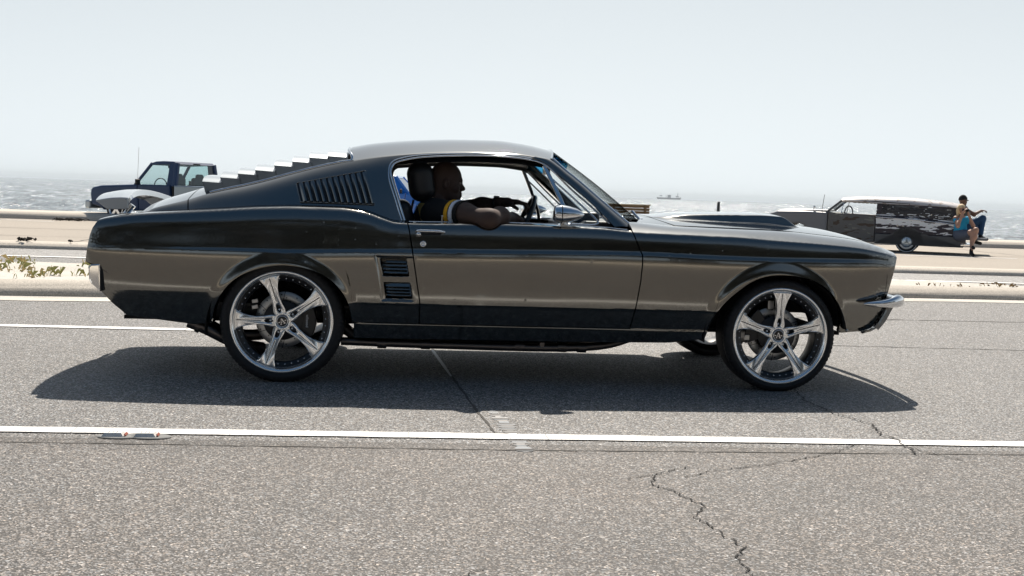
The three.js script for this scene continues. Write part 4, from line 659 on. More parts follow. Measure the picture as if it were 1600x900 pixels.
// ================================================================ people
const handField = (o, f, n, s, L = 1, curl = [0.5, 1.0, 0.9], spread = 0.0) => {
  const A = (a, b, c) => [o.x + f.x * a + s.x * b + n.x * c, o.y + f.y * a + s.y * b + n.y * c, o.z + f.z * a + s.z * b + n.z * c], fl = [capsule(A(-0.02, 0, 0), 0.027 * L, A(0.02 * L, 0, 0), 0.027 * L)];
  for (let i = 0; i < 4; i++) fl.push(capsule(A(0.015 * L, (1.5 - i) * 0.016 * L, 0), 0.014 * L, A(0.082 * L - Math.abs(i - 1) * 0.004, (1.5 - i) * 0.0195 * L, 0.003), 0.0115 * L));
  const palm = union(fl, 0.016 * L), fingers = [];
  [0.92, 1, 0.95, 0.76].forEach((len, i) => { let p = [0.082 * L - Math.abs(i - 1) * 0.004, (1.5 - i) * 0.0195 * L, 0.003], a = 0; [0.044, 0.028, 0.022].forEach((d, j) => { a += curl[j]; const q = [p[0] + Math.cos(a) * d * len * L, p[1] + spread * (1.5 - i) * d, p[2] + Math.sin(a) * d * len * L]; fingers.push(capsule(A(...p), (0.0098 - j * 0.0008) * L, A(...q), (0.0092 - j * 0.0010) * L)); p = q; }); });
  const th = [capsule(A(0.018 * L, 0.026 * L, 0.006), 0.0135 * L, A(0.05 * L, 0.05 * L, 0.022 * L), 0.0115 * L), capsule(A(0.05 * L, 0.05 * L, 0.022 * L), 0.011 * L, A(0.074 * L, 0.046 * L, 0.046 * L), 0.0095 * L)];
  return union([palm, union(fingers, 0.003), union(th, 0.008)], 0.006);
};
// a head of the usual size, looking along the flat direction `yaw`, tipped by `pitch`, about its ear-level centre c
const headField = (c, yaw, pitch, k = 1, roll = 0) => {
  const parts = union([
    blob([-0.004, 0.014, 0], [0.096, 0.105, 0.078]), blob([0.042, -0.070, 0], [0.048, 0.056, 0.056]), blob([0.068, -0.104, 0], [0.020, 0.020, 0.026]),
    capsule([0.082, 0.012, -0.026], 0.013, [0.082, 0.012, 0.026], 0.013), capsule([0.084, -0.004, 0], 0.0085, [0.102, -0.032, 0], 0.0125), capsule([0.090, -0.038, -0.012], 0.0075, [0.090, -0.038, 0.012], 0.0075),
    capsule([0.086, -0.062, -0.016], 0.0085, [0.086, -0.062, 0.016], 0.0085), capsule([0.085, -0.075, -0.014], 0.009, [0.085, -0.075, 0.014], 0.009), blob([0.055, -0.035, 0.045], [0.026, 0.022, 0.02]), blob([0.055, -0.035, -0.045], [0.026, 0.022, 0.02])], 0.012);
  const ears = union([1, -1].map((s) => { const e = blob([0.0, -0.010, 0.080 * s], [0.019, 0.032, 0.010]), h = blob([0.004, -0.010, 0.091 * s], [0.010, 0.019, 0.007]); return (x, y, z) => Math.max(e(x, y, z), -h(x, y, z)); }), 0.002);
  const eyes = [1, -1].map((s) => blob([0.093, -0.004, 0.033 * s], [0.012, 0.009, 0.015]));
  const cy = Math.cos(yaw), sy = Math.sin(yaw), cp = Math.cos(pitch), sp = Math.sin(pitch);
  return (x, y, z) => {
    let dx = (x - c[0]) / k, dy = (y - c[1]) / k, dz = (z - c[2]) / k;
    let a = cy * dx + sy * dz, b = -sy * dx + cy * dz; [a, dy] = [cp * a + sp * dy, -sp * a + cp * dy];
    let d = smin(parts(a, dy, b), ears(a, dy, b), 0.004);
    for (const e of eyes) { const q = -e(a, dy, b) + 0.0; d = Math.max(d, q - 0.002) * 1; }
    return d * k;
  };
};
const bones = (list, k) => union(list.map(([a, ra, b, rb]) => capsule(a, ra, b, rb)), k);
const bound = (pts, m) => [[0, 1, 2].map((k) => Math.min(...pts.map((p) => p[k])) - m), [0, 1, 2].map((k) => Math.max(...pts.map((p) => p[k])) + m)];
const boneMesh = (list, k, h, m = 0.16, cut) => { const f0 = bones(list, k), f = cut ? (x, y, z) => Math.max(f0(x, y, z), cut(x, y, z)) : f0, [lo, hi] = bound(list.flatMap((b) => [b[0], b[2]]), m); return nets(f, lo, hi, h); };
const cloth = (r, g, b) => phys({ color: lin(r, g, b), roughness: 0.9, sheen: 0.25, sheenRoughness: 0.6 });
const skinDark = phys({ color: lin(0.070, 0.042, 0.032), roughness: 0.75 }), skinFair = phys({ color: lin(0.42, 0.24, 0.17), roughness: 0.5 }), skinBrown = phys({ color: lin(0.16, 0.085, 0.055), roughness: 0.5 });
{ // the driver, in the near seat, right elbow out over the door
  const d = thing('person', 'driver in a black polo with yellow and white sleeve bands, elbow on the door', 'person', [-0.52, 0.5, 0.4]);
  const off = (g) => g.translate(0.52, -0.5, -0.4);
  const S = [-0.548, 0.925, 0.595], Eb = [-0.275, 0.916, 0.893], W = [-0.125, 0.915, 0.60], S2 = [-0.535, 0.935, 0.205], E2 = [-0.335, 0.955, 0.10], W2 = [-0.165, 0.998, 0.235];
  const arms = [[S, 0.064, [-0.40, 0.935, 0.76], 0.052], [[-0.40, 0.935, 0.76], 0.052, Eb, 0.043], [Eb, 0.043, [-0.21, 0.925, 0.78], 0.047], [[-0.21, 0.925, 0.78], 0.047, W, 0.029], [S2, 0.064, E2, 0.044], [E2, 0.045, [-0.27, 0.975, 0.16], 0.044], [[-0.27, 0.975, 0.16], 0.044, W2, 0.028]];
  const trunk = [[[-0.555, 0.50, 0.33], 0.12, [-0.555, 0.50, 0.47], 0.12], [[-0.555, 0.50, 0.40], 0.14, [-0.58, 0.78, 0.40], 0.135], [[-0.575, 0.86, 0.30], 0.10, [-0.575, 0.86, 0.50], 0.10], [[-0.57, 0.93, 0.33], 0.06, S, 0.066], [[-0.57, 0.93, 0.47], 0.06, S2, 0.066]];
  const legs = [[[-0.50, 0.52, 0.47], 0.085, [-0.10, 0.58, 0.49], 0.06], [[-0.10, 0.58, 0.49], 0.058, [0.16, 0.36, 0.47], 0.04], [[-0.50, 0.52, 0.33], 0.085, [-0.10, 0.58, 0.28], 0.06], [[-0.10, 0.58, 0.28], 0.058, [0.18, 0.36, 0.30], 0.04]];
  const neck = [[[-0.585, 0.94, 0.40], 0.066, [-0.53, 1.06, 0.40], 0.062]];
  const skin = nets(bones([...trunk, ...arms, ...neck], 0.05), [-0.80, 0.36, -0.02], [0.0, 1.10, 1.0], 0.0115);
  const head = nets(union([headField([-0.497, 1.108, 0.40], 0.0, -0.03), capsule([-0.585, 0.94, 0.40], 0.064, [-0.53, 1.06, 0.40], 0.060)], 0.03), [-0.66, 0.95, 0.29], [-0.36, 1.26, 0.51], 0.0042);
  const h1 = nets(union([handField(V(-0.115, 0.915, 0.585), V(0.55, -0.30, -0.55).normalize(), V(-0.35, -0.75, -0.1).normalize(), V(0.3, 0.5, 0.75).normalize().negate().negate(), 1.05, [0.5, 1.0, 0.9]), capsule([-0.15, 0.917, 0.65], 0.032, W, 0.028)], 0.02), [-0.22, 0.76, 0.38], [0.06, 1.0, 0.72], 0.0038);
  const h2 = nets(union([handField(V(-0.145, 1.0, 0.25), V(0.90, 0.10, 0.36).normalize(), V(0.28, -0.95, 0.0).normalize(), V(-0.3, 0.1, 0.95).normalize(), 1.08, [0.35, 0.9, 0.9]), capsule([-0.22, 0.99, 0.195], 0.031, W2, 0.027)], 0.02), [-0.26, 0.88, 0.14], [0.08, 1.07, 0.42], 0.0038);
  mesh('body', [off(skin), off(head), off(h1), off(h2)], skinDark, d);
  const grow = (l, r) => l.map(([a, ra, b, rb]) => [a, ra + r, b, rb + r]), dir = V(Eb[0] - S[0], Eb[1] - S[1], Eb[2] - S[2]).normalize();
  const along = (x, y, z) => (x - S[0]) * dir.x + (y - S[1]) * dir.y + (z - S[2]) * dir.z;
  const slv = [[S, 0.083, [-0.40, 0.935, 0.765], 0.071]], shirtB = [...grow(trunk, 0.014), [S2, 0.08, [-0.42, 0.945, 0.15], 0.066]];
  const body = bones(shirtB, 0.05), sleeve = bones(slv, 0.02), all = (x, y, z) => smin(body(x, y, z), sleeve(x, y, z), 0.03);
  const neckCut = capsule([-0.585, 0.95, 0.40], 0.072, [-0.53, 1.1, 0.40], 0.078);
  const shirt = (x, y, z) => Math.max(all(x, y, z), along(x, y, z) - 0.195, -neckCut(x, y, z));
  mesh('shirt', off(nets(shirt, [-0.80, 0.38, -0.02], [-0.28, 1.04, 0.86], 0.011)), cloth(0.006, 0.006, 0.007), d);
  const band = (a, b, grow_) => off(nets((x, y, z) => Math.max(Math.max(sleeve(x, y, z) - grow_, -(sleeve(x, y, z) + 0.012)), a - along(x, y, z), along(x, y, z) - b), [-0.56, 0.80, 0.58], [-0.28, 1.06, 0.88], 0.006));
  mesh('sleeve_band', band(0.128, 0.156, 0.004), cloth(0.85, 0.42, 0.02), d).userData.label = 'yellow sleeve band';
  mesh('sleeve_band', band(0.162, 0.190, 0.004), cloth(0.72, 0.75, 0.8), d).userData.label = 'white sleeve band';
  mesh('sleeve_band', band(0.195, 0.218, 0.003), cloth(0.006, 0.006, 0.007), d).userData.label = 'black sleeve hem';
  mesh('shirt_panel', off(nets((x, y, z) => Math.max(body(x, y, z) - 0.004, -(body(x, y, z) + 0.012), Math.abs(x + 0.628 - (0.94 - y) * 0.25) - 0.024, 0.84 - y, y - 0.985, 0.44 - z), [-0.74, 0.82, 0.42], [-0.54, 1.02, 0.68], 0.006)), cloth(0.42, 0.27, 0.07), d);
  const collar = new THREE.TorusGeometry(0.072, 0.010, 10, 48); collar.scale(1, 1, 1.5); collar.rotateX(Math.PI / 2); collar.scale(1, 1, 0.98); collar.rotateZ(-0.14); collar.translate(-0.572, 1.004, 0.40); off(collar); mesh('collar', collar, cloth(0.42, 0.34, 0.24), d);
  mesh('trousers', off(boneMesh(grow(legs, 0.012), 0.04, 0.014)), cloth(0.02, 0.022, 0.03), d);
  for (const z of [0.47, 0.30]) mesh('shoe', off(nets(union([capsule([0.15, 0.35, z], 0.045, [0.22, 0.36, z], 0.045), capsule([0.2, 0.345, z], 0.04, [0.30, 0.37, z], 0.036)], 0.02), [0.05, 0.28, z - 0.1], [0.38, 0.46, z + 0.1], 0.01)), M.black, d);
  const wd = V(W2[0] - E2[0], W2[1] - E2[1], W2[2] - E2[2]).normalize(), wp = V(...W2).addScaledVector(wd, -0.03);
  const q = new THREE.Quaternion().setFromUnitVectors(V(0, 0, 1), wd);
  mesh('wristwatch', off(join([new THREE.TorusGeometry(0.033, 0.008, 8, 32).applyQuaternion(q).translate(wp.x, wp.y, wp.z), new RoundedBoxGeometry(0.034, 0.016, 0.036, 3, 0.006).translate(wp.x, wp.y + 0.038, wp.z)])), M.black, d);
  for (const s of [1, -1]) mesh('eye', off(ball(0.0105, -0.4185, 1.104, 0.40 + 0.033 * s, 1, 0.8, 1)), phys({ color: lin(0.25, 0.22, 0.2), roughness: 0.2 }), d);
}
// ================================================================ vehicles across the road
const flat2 = (pts, z0, z1, bevel, holes) => plate(pts, z1 - z0, z0, bevel, holes, 2);
const arcPts = (cx, cy, r, a0, a1, n = 14) => [...Array(n + 1)].map((_, i) => { const a = lerp(a0, a1, i / n); return [cx + r * Math.cos(a), cy + r * Math.sin(a)]; });
function simpleWheel(parent, x, r, z, s, kind, mats) {
  const w = new THREE.Group(); w.name = 'wheel'; w.position.set(x, r - 0.003, z); if (s < 0) w.rotation.y = Math.PI; parent.add(w);
  mesh('tyre', latheZ([[r * 0.62, -0.02], [r * 0.7, 0.0], [r * 0.9, 0.0], [r * 0.98, -0.02], [r, -0.05], [r, -0.17], [r * 0.95, -0.2], [r * 0.6, -0.2]], 48), M.rubber, w);
  if (kind === 'whitewall') {
    mesh('whitewall', latheZ([[r * 0.865, 0.003], [r * 0.895, 0.005], [r * 0.92, 0.002]], 48), std({ color: lin(0.88, 0.87, 0.85) }), w);
    mesh('rim', latheZ([[r * 0.50, 0.012], [r * 0.56, 0.02], [r * 0.62, 0.016], [r * 0.66, 0.002]], 48), std({ color: lin(0.88, 0.86, 0.82), roughness: 0.4 }), w);
    mesh('hubcap', latheZ([[0.001, 0.035], [r * 0.25, 0.032], [r * 0.44, 0.02], [r * 0.48, 0.008]], 40), phys({ color: lin(0.60, 0.70, 0.78), metalness: 0.6, roughness: 0.25 }), w);
    const star = []; for (let i = 0; i < 3; i++) { const a = Math.PI / 2 + i * 2.0944; star.push(plate([[Math.cos(a) * r * 0.42, Math.sin(a) * r * 0.42], [Math.cos(a + 1.0472) * r * 0.07, Math.sin(a + 1.0472) * r * 0.07], [0, 0], [Math.cos(a - 1.0472) * r * 0.07, Math.sin(a - 1.0472) * r * 0.07]].reverse(), 0.012, 0.034)); }
    mesh('hub_star', [...star, new THREE.TorusGeometry(r * 0.45, 0.008, 8, 40).translate(0, 0, 0.026)], phys({ color: lin(0.16, 0.2, 0.24), metalness: 0.7, roughness: 0.3 }), w);
  } else {
    mesh('rim', latheZ([[r * 0.60, -0.03], [r * 0.64, 0.004], [r * 0.70, 0.008], [r * 0.72, 0.0]], 48), M.chrome, w);
    mesh('rim_barrel', latheZ([[0.001, -0.10], [r * 0.5, -0.10], [r * 0.63, -0.02]], 40), M.black, w);
    for (let i = 0; i < 5; i++) { const a = i * 1.2566 + 0.3; mesh('spoke', plate([[0.0, -0.03], [r * 0.62, -0.045], [r * 0.62, 0.045], [0.0, 0.03]], 0.03, -0.04, 0.004).rotateZ(a), M.alloy, w); }
  }
  return w;
}
const quadGlass = (q, mat, name, parent) => { const g = new THREE.BufferGeometry(); g.setAttribute('position', new THREE.Float32BufferAttribute([...q[0], ...q[1], ...q[2], ...q[0], ...q[2], ...q[3]], 3)); g.computeVertexNormals(); return mesh(name, g, mat, parent); };
// a single-cab pickup pointing along +x, its base at the middle of the front axle
function pickup(label, at, turn, o) {
  const t = thing('pickup_truck', label, 'pickup truck', at, turn), p = o.paint, hw = 0.93, yb = o.belt, yr = o.roof;
  const wx = -3.0, R = 0.33;
  // front wings and bonnet
  mesh('front_body', flat2([[0.82, 0.42], [0.86, yb - 0.30], [0.84, yb - 0.17], [0.78, yb - 0.115], [0.5, yb - 0.06], [-0.72, yb], [-0.78, 0.32], [-0.45, 0.30], ...arcPts(0, R, 0.42, Math.PI + 0.1, -0.1).map((q) => q), [0.52, 0.36]], -hw, hw, 0.05), p, t);
  for (const s of [1, -1]) mesh('door', flat2([[-0.79, 0.32], [-0.73, yb], [-1.78, yb], [-1.80, 0.32]], s > 0 ? hw - 0.12 : -hw, s > 0 ? hw : -hw + 0.12, 0.03), p, t);
  mesh('cab_floor', [box(1.15, 0.1, 1.7, -1.3, 0.4, 0), box(0.05, yb - 0.35, 1.7, -1.82, (yb + 0.35) / 2, 0), box(0.25, 0.22, 1.6, -0.80, yb - 0.12, 0, 0.03)], M.vinyl, t);
  mesh('roof', (() => { const g = flat2([[-0.99, yr - 0.11], [-1.07, yr - 0.05], [-1.2, yr - 0.014], [-1.45, yr], [-1.80, yr - 0.006], [-1.865, yr - 0.07]], -hw + 0.15, hw - 0.15, 0.03); return g; })(), p, t);
  for (const s of [1, -1]) {
    const zt = s * (hw - 0.19), zb_ = s * (hw - 0.07);
    mesh('pillar', bar([[-0.60, yb - 0.02, zb_], [-1.06, yr - 0.06, zt]], 0.06, 0.07), p, t);
    mesh('pillar', bar([[-1.76, yb - 0.03, zb_], [-1.77, yr - 0.05, zt]], 0.24, 0.06), p, t);
    mesh('pillar', bar([[-1.88, yb - 0.03, zb_ * 0.97], [-1.85, yr - 0.05, zt * 0.98]], 0.12, 0.12), p, t);
    quadGlass([[-0.66, yb, zb_], [-1.70, yb, zb_], [-1.70, yr - 0.07, zt], [-1.08, yr - 0.07, zt]], o.glass ?? tintG, 'side_window', t);
    mesh('headlight', box(0.04, 0.16, 0.36, 0.85, yb - 0.28, s * 0.66, 0.02), M.steel, t);
    mesh('door_mirror', [box(0.07, 0.15, 0.16, -0.85, yb + 0.06, s * (hw + 0.12), 0.03), rod([-0.82, yb, s * hw], [-0.85, yb + 0.03, s * (hw + 0.1)], 0.012)], M.black, t);
    for (const x of [0, wx]) simpleWheel(t, x, R, s * (hw - 0.02), s, 'spoked');
    mesh('bed_side', flat2([[-1.92, 0.42], [-1.92, yb + 0.0], [-3.95, yb + 0.0], [-3.97, 0.45], [-3.5, 0.40], ...arcPts(wx, R, 0.41, Math.PI + 0.1, -0.1).reverse().reverse()], s > 0 ? hw - 0.1 : -hw, s > 0 ? hw : -hw + 0.1, 0.03), o.bed ?? p, t);
    mesh('seat', [new RoundedBoxGeometry(0.16, 0.62, 0.5, 3, 0.06).translate(-1.62, yb - 0.10, s * 0.42), new RoundedBoxGeometry(0.12, 0.17, 0.26, 4, 0.055).translate(-1.64, yb + 0.22, s * 0.42)], std({ color: lin(0.10, 0.13, 0.14) }), t);
  }
  quadGlass([[-0.58, yb, 0.84], [-0.58, yb, -0.84], [-1.04, yr - 0.07, -0.72], [-1.04, yr - 0.07, 0.72]], M.glass, 'windscreen', t);
  quadGlass([[-1.90, yb + 0.02, 0.80], [-1.90, yb + 0.02, -0.80], [-1.87, yr - 0.08, -0.72], [-1.87, yr - 0.08, 0.72]], tintG, 'rear_window', t);
  mesh('brake_light', box(0.03, 0.03, 0.26, -1.885, yr - 0.055, 0, 0.008), M.matt, t);
  mesh('bed_front', box(0.06, yb - 0.4, 1.7, -1.95, (yb + 0.4) / 2, 0, 0.01), o.bed ?? p, t);
  mesh('bed_floor', box(2.0, 0.06, 1.7, -2.95, 0.5, 0, 0.01), M.matt, t);
  mesh('tailgate', box(0.06, yb - 0.45, 1.7, -3.93, (yb + 0.45) / 2, 0, 0.02), p, t);
  mesh('front_bumper', new RoundedBoxGeometry(0.18, 0.22, 1.92, 4, 0.05).translate(0.93, 0.42, 0), o.bumper, t);
  mesh('grille', box(0.05, 0.2, 0.9, 0.85, yb - 0.28, 0, 0.02), M.black, t);
  mesh('interior_mirror', box(0.03, 0.07, 0.26, -1.06, yr - 0.14, 0, 0.02), M.black, t);
  mesh('steering_wheel', new THREE.TorusGeometry(0.17, 0.014, 8, 32).rotateY(1.2).translate(-1.06, yb + 0.0, -0.42), M.black, t);
  mesh('antenna', rod([-0.62, yb, -0.8], [-0.66, yb + 0.95, -0.8], 0.005), M.steel, t);
  return t;
}
const tintG = phys({ color: lin(0.66, 0.80, 0.80), transmission: 1, thickness: 0, roughness: 0.02 });
const navy = phys({ color: lin(0.010, 0.040, 0.115), roughness: 0.5, clearcoat: 0.1, clearcoatRoughness: 0.3 });
pickup('dark navy single-cab pickup parked at an angle by the sea kerb, seen over the spoiler', [-7.73, 0, -26.15], Math.PI - 0.52, { paint: navy, belt: 0.985, roof: 1.60, bumper: phys({ color: lin(0.42, 0.47, 0.5), metalness: 0.6, roughness: 0.25 }), bed: phys({ color: lin(0.30, 0.36, 0.40), metalness: 0.5, roughness: 0.3, clearcoat: 1 }) });
pickup('bright blue pickup glimpsed through the side window of the coupe behind the driver', [0.22, 0, -33.4], -0.15, { glass: phys({ color: lin(0.01, 0.14, 0.55), roughness: 0.2 }), paint: phys({ color: lin(0.01, 0.17, 0.62), roughness: 0.3, clearcoat: 1 }), belt: 0.96, roof: 1.56, bumper: M.chrome });

// the weathered panel wagon with its tailgate open; +x is its front, base under the rear axle
{
  const t = thing('panel_wagon', 'weathered old panel wagon with flaking dark paint and whitewall tyres, people on its tail', 'car', [11.19, 0, -20.49], 2.70);
  const flake = (() => { const w = 512; return dataTex(w, w, (d) => { for (let y = 0; y < w; y++) for (let x = 0; x < w; x++) { const k = 4 * (y * w + x), u = x / w, v = y / w, n = noise(u * 6, v * 17, 2) + 0.55 * noise(u * 15, v * 34, 5) + 0.25 * noise(u * 36, v * 60, 6), band = Math.exp(-(((v - 0.70) / 0.11) ** 2)) * 0.75 - 0.05, c = n + band > 0.36 ? [0.75, 0.79, 0.83] : n > 0.26 ? [0.05, 0.055, 0.085] : [0.020, 0.017, 0.030]; for (let q = 0; q < 3; q++) d[k + q] = enc(c[q] * (1 + 0.15 * noise(u * 90, v * 90, q))); d[k + 3] = 255; } }, { repeat: [0.5, 1.0] }); })();
  const worn2 = (() => { const w = 512; return dataTex(w, w, (d) => { for (let y = 0; y < w; y++) for (let x = 0; x < w; x++) { const k = 4 * (y * w + x), u = x / w, v = y / w, n = noise(u * 5, v * 9, 12) + 0.5 * noise(u * 13, v * 24, 15), c = n > 0.42 ? [0.16, 0.17, 0.16] : n < -0.25 ? [0.055, 0.038, 0.030] : [0.10, 0.105, 0.11]; for (let q = 0; q < 3; q++) d[k + q] = enc(c[q] * (1 + 0.2 * noise(u * 70, v * 70, q))); d[k + 3] = 255; } }, { repeat: [0.6, 1.0] }); })();
  const roofTex = (() => { const w = 256; return dataTex(w, w, (d) => { for (let k = 0; k < w * w; k++) { const u = (k % w) / w, v = Math.floor(k / w) / w, n = noise(u * 8, v * 14, 22) + 0.5 * noise(u * 22, v * 30, 25), c = n > 0.3 ? [0.30, 0.25, 0.22] : [0.55, 0.53, 0.53]; for (let q = 0; q < 3; q++) d[4 * k + q] = enc(c[q]); d[4 * k + 3] = 255; } }, { repeat: [0.7, 0.7] }); })();
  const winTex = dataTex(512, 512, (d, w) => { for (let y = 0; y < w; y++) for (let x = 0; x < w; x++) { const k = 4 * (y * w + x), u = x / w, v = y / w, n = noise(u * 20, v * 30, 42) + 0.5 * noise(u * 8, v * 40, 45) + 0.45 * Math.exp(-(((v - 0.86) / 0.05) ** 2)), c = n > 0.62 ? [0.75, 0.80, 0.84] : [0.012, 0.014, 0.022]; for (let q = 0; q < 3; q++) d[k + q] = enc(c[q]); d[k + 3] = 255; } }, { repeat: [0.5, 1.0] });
  const dark = phys({ map: flake, roughness: 0.42 }), primer = phys({ map: worn2, roughness: 0.5 }), grey = phys({ color: lin(0.085, 0.092, 0.10), roughness: 0.5 }), wing = phys({ color: lin(0.16, 0.175, 0.20), roughness: 0.42 }), roofM = phys({ map: roofTex, roughness: 0.4 });
  const hw = 0.80, R = 0.255;
  const sideAt = (s, d) => s > 0 ? [hw - d, hw] : [-hw, -hw + d];
  mesh('front_body', flat2([[1.80, 0.22], [1.80, 0.87], [2.3, 0.885], [2.95, 0.87], [3.14, 0.80], [3.2, 0.55], [3.1, 0.28], [2.88, 0.22], ...arcPts(2.5, R, 0.33, -0.1, Math.PI + 0.1).map((q) => q)], -hw, hw, 0.05), wing, t);
  mesh('hood', flat2([[1.76, 0.88], [1.78, 0.925], [2.4, 0.925], [2.9, 0.90], [3.06, 0.86]], -0.62, 0.62, 0.025), phys({ color: lin(0.55, 0.54, 0.52), roughness: 0.35, clearcoat: 0.6 }), t);
  for (const s of [1, -1]) {
    mesh('door', flat2([[0.73, 0.22], [0.72, 0.835], [1.79, 0.865], [1.79, 0.22]], ...sideAt(s, 0.1), 0.015), primer, t);
    mesh('side_panel', flat2([[0.715, 0.42], [0.715, 0.835], [-0.3, 0.79], [-1.15, 0.70], [-1.24, 0.60], [-1.26, 0.42]], ...sideAt(s, 0.1), 0.015), dark, t);
    mesh('sill_panel', flat2([[0.715, 0.19], [0.715, 0.415], [-1.26, 0.415], [-1.28, 0.30], [-1.22, 0.17], [-0.52, 0.17], ...arcPts(0, R, 0.36, -0.20, Math.PI + 0.2)], ...sideAt(s, 0.11), 0.012), grey, t);
    mesh('rear_side_window', flat2([[0.62, 0.865], [0.60, 1.12], [-0.96, 1.035], [-1.02, 0.75], [-0.3, 0.815]], s > 0 ? hw - 0.10 : -hw + 0.085, s > 0 ? hw - 0.085 : -hw + 0.10, 0.003), phys({ map: winTex, roughness: 0.2, clearcoat: 1 }), t);
    const win = [[0.66, 0.84], [0.64, 1.135], [0.58, 1.135]];
    mesh('upper_side', flat2([[0.715, 0.838], [0.70, 1.155], [-0.2, 1.13], [-1.12, 1.065], [-1.16, 0.70], [-0.3, 0.79]], s > 0 ? hw - 0.115 : -hw + 0.07, s > 0 ? hw - 0.07 : -hw + 0.115, 0.006, [[[0.60, 0.875], [0.58, 1.105], [-0.93, 1.02], [-0.99, 0.765], [-0.3, 0.83]]]), dark, t);
    mesh('pillar', bar([[1.84, 0.865, s * (hw - 0.06)], [1.46, 1.19, s * (hw - 0.14)]], 0.05, 0.05), grey, t);
    mesh('pillar', bar([[1.50, 0.86, s * (hw - 0.07)], [1.44, 1.16, s * (hw - 0.13)]], 0.018, 0.018), M.chrome, t);
    mesh('window_rail', bar([[1.47, 1.175, s * (hw - 0.10)], [0.7, 1.155, s * (hw - 0.08)], [-1.10, 1.06, s * (hw - 0.08)]], 0.028, 0.028), M.vinyl, t);
    const sc = []; for (let i = 0; i <= 24; i++) sc.push([lerp(1.30, 0.74, i / 24), 1.155 - 0.035 * Math.abs(Math.sin(i / 24 * Math.PI * 3)) - 0.01 * i / 24, s * (hw - 0.15)]);
    mesh('window_fringe', tube(sc, 0.012, 60, 5), M.matt, t);
    simpleWheel(t, 0, R, s * (hw - 0.02), s, 'whitewall'); simpleWheel(t, 2.5, R, s * (hw - 0.02), s, 'whitewall');
    mesh('bumper_end', box(0.11, 0.05, 0.05, -1.22, 0.225, s * (hw + 0.01), 0.018), M.chrome, t);
    for (const x of [0.22, 0.10]) mesh('side_lamp', latheZ([[0.001, 0.01], [0.02, 0.008], [0.026, 0]], 16).translate(x, 0.62, hw).rotateY(s > 0 ? 0 : Math.PI).translate(s > 0 ? 0 : 2 * x, 0, 0), M.steel, t);
  }
  const rY = curve([[-1.2, 1.145], [-1.15, 1.158], [-0.6, 1.228], [0.23, 1.276], [1.0, 1.270], [1.40, 1.245], [1.55, 1.225]]), rD = curve([[-1.2, 0.075], [0.23, 0.145], [1.3, 0.075], [1.55, 0.05]]);
  const roof = patch((x, z) => [x, rY(x) - 0.02 * (z / 0.7) ** 2 - rD(x) * (Math.abs(z) / 0.745) ** 10, z], [[-1.18, -0.745], [1.50, -0.745]], [[-1.18, 0.745], [1.50, 0.745]], 30, 60, { flip: true, fold: 0.05 });
  { const uv = []; const p = roof.attributes.position; for (let i = 0; i < p.count; i++) uv.push(p.getX(i), p.getZ(i)); roof.setAttribute('uv', new THREE.Float32BufferAttribute(uv, 2)); }
  mesh('roof', roof, roofM, t);
  quadGlass([[1.86, 0.87, 0.73], [1.86, 0.87, -0.73], [1.47, 1.20, -0.64], [1.47, 1.20, 0.64]], M.glass, 'windscreen', t);
  mesh('floor', [box(3.0, 0.05, 1.4, 0.3, 0.24, 0), box(0.05, 0.6, 1.4, 1.72, 0.55, 0)], M.matt, t);
  mesh('dashboard', box(0.25, 0.16, 1.4, 1.6, 0.80, 0, 0.04), phys({ color: lin(0.10, 0.11, 0.12), roughness: 0.5 }), t);
  mesh('seat', new RoundedBoxGeometry(0.18, 0.62, 1.3, 4, 0.06).translate(0.92, 0.52, 0), phys({ color: lin(0.14, 0.02, 0.02), roughness: 0.6 }), t);
  mesh('steering_wheel', [new THREE.TorusGeometry(0.18, 0.014, 8, 32).rotateY(1.1).translate(1.36, 0.85, -0.36), rod([1.38, 0.84, -0.36], [1.6, 0.75, -0.36], 0.02)], M.black, t);
  mesh('tailgate', box(0.50, 0.06, 1.40, -1.48, 0.375, 0, 0.015), wing, t);
  for (const s of [1, -1]) mesh('belt_trim', tube([[0.70, 0.80, s * (hw + 0.004)], [-0.3, 0.752, s * (hw + 0.004)], [-1.14, 0.665, s * (hw + 0.004)]], 0.012, 20, 6), M.chrome, t);
  for (const s of [1, -1]) mesh('tail_lamp', new RoundedBoxGeometry(0.06, 0.20, 0.12, 3, 0.025).translate(-1.25, 0.52, s * 0.70), phys({ color: lin(0.6, 0.6, 0.58), roughness: 0.2 }), t);
  mesh('rear_bumper', bar([[-1.22, 0.23, 0.82], [-1.32, 0.23, 0.6], [-1.36, 0.23, 0], [-1.32, 0.23, -0.6], [-1.22, 0.23, -0.82]], 0.05, 0.11), M.chrome, t);
  mesh('cowl_mirror', [rod([2.15, 0.88, -0.72], [2.13, 0.96, -0.72], 0.01), new RoundedBoxGeometry(0.05, 0.07, 0.1, 3, 0.02).translate(2.12, 0.985, -0.72)], M.chrome, t);
  mesh('antenna', rod([1.95, 0.88, -0.7], [1.9, 1.28, -0.72], 0.006), M.matt, t);
}

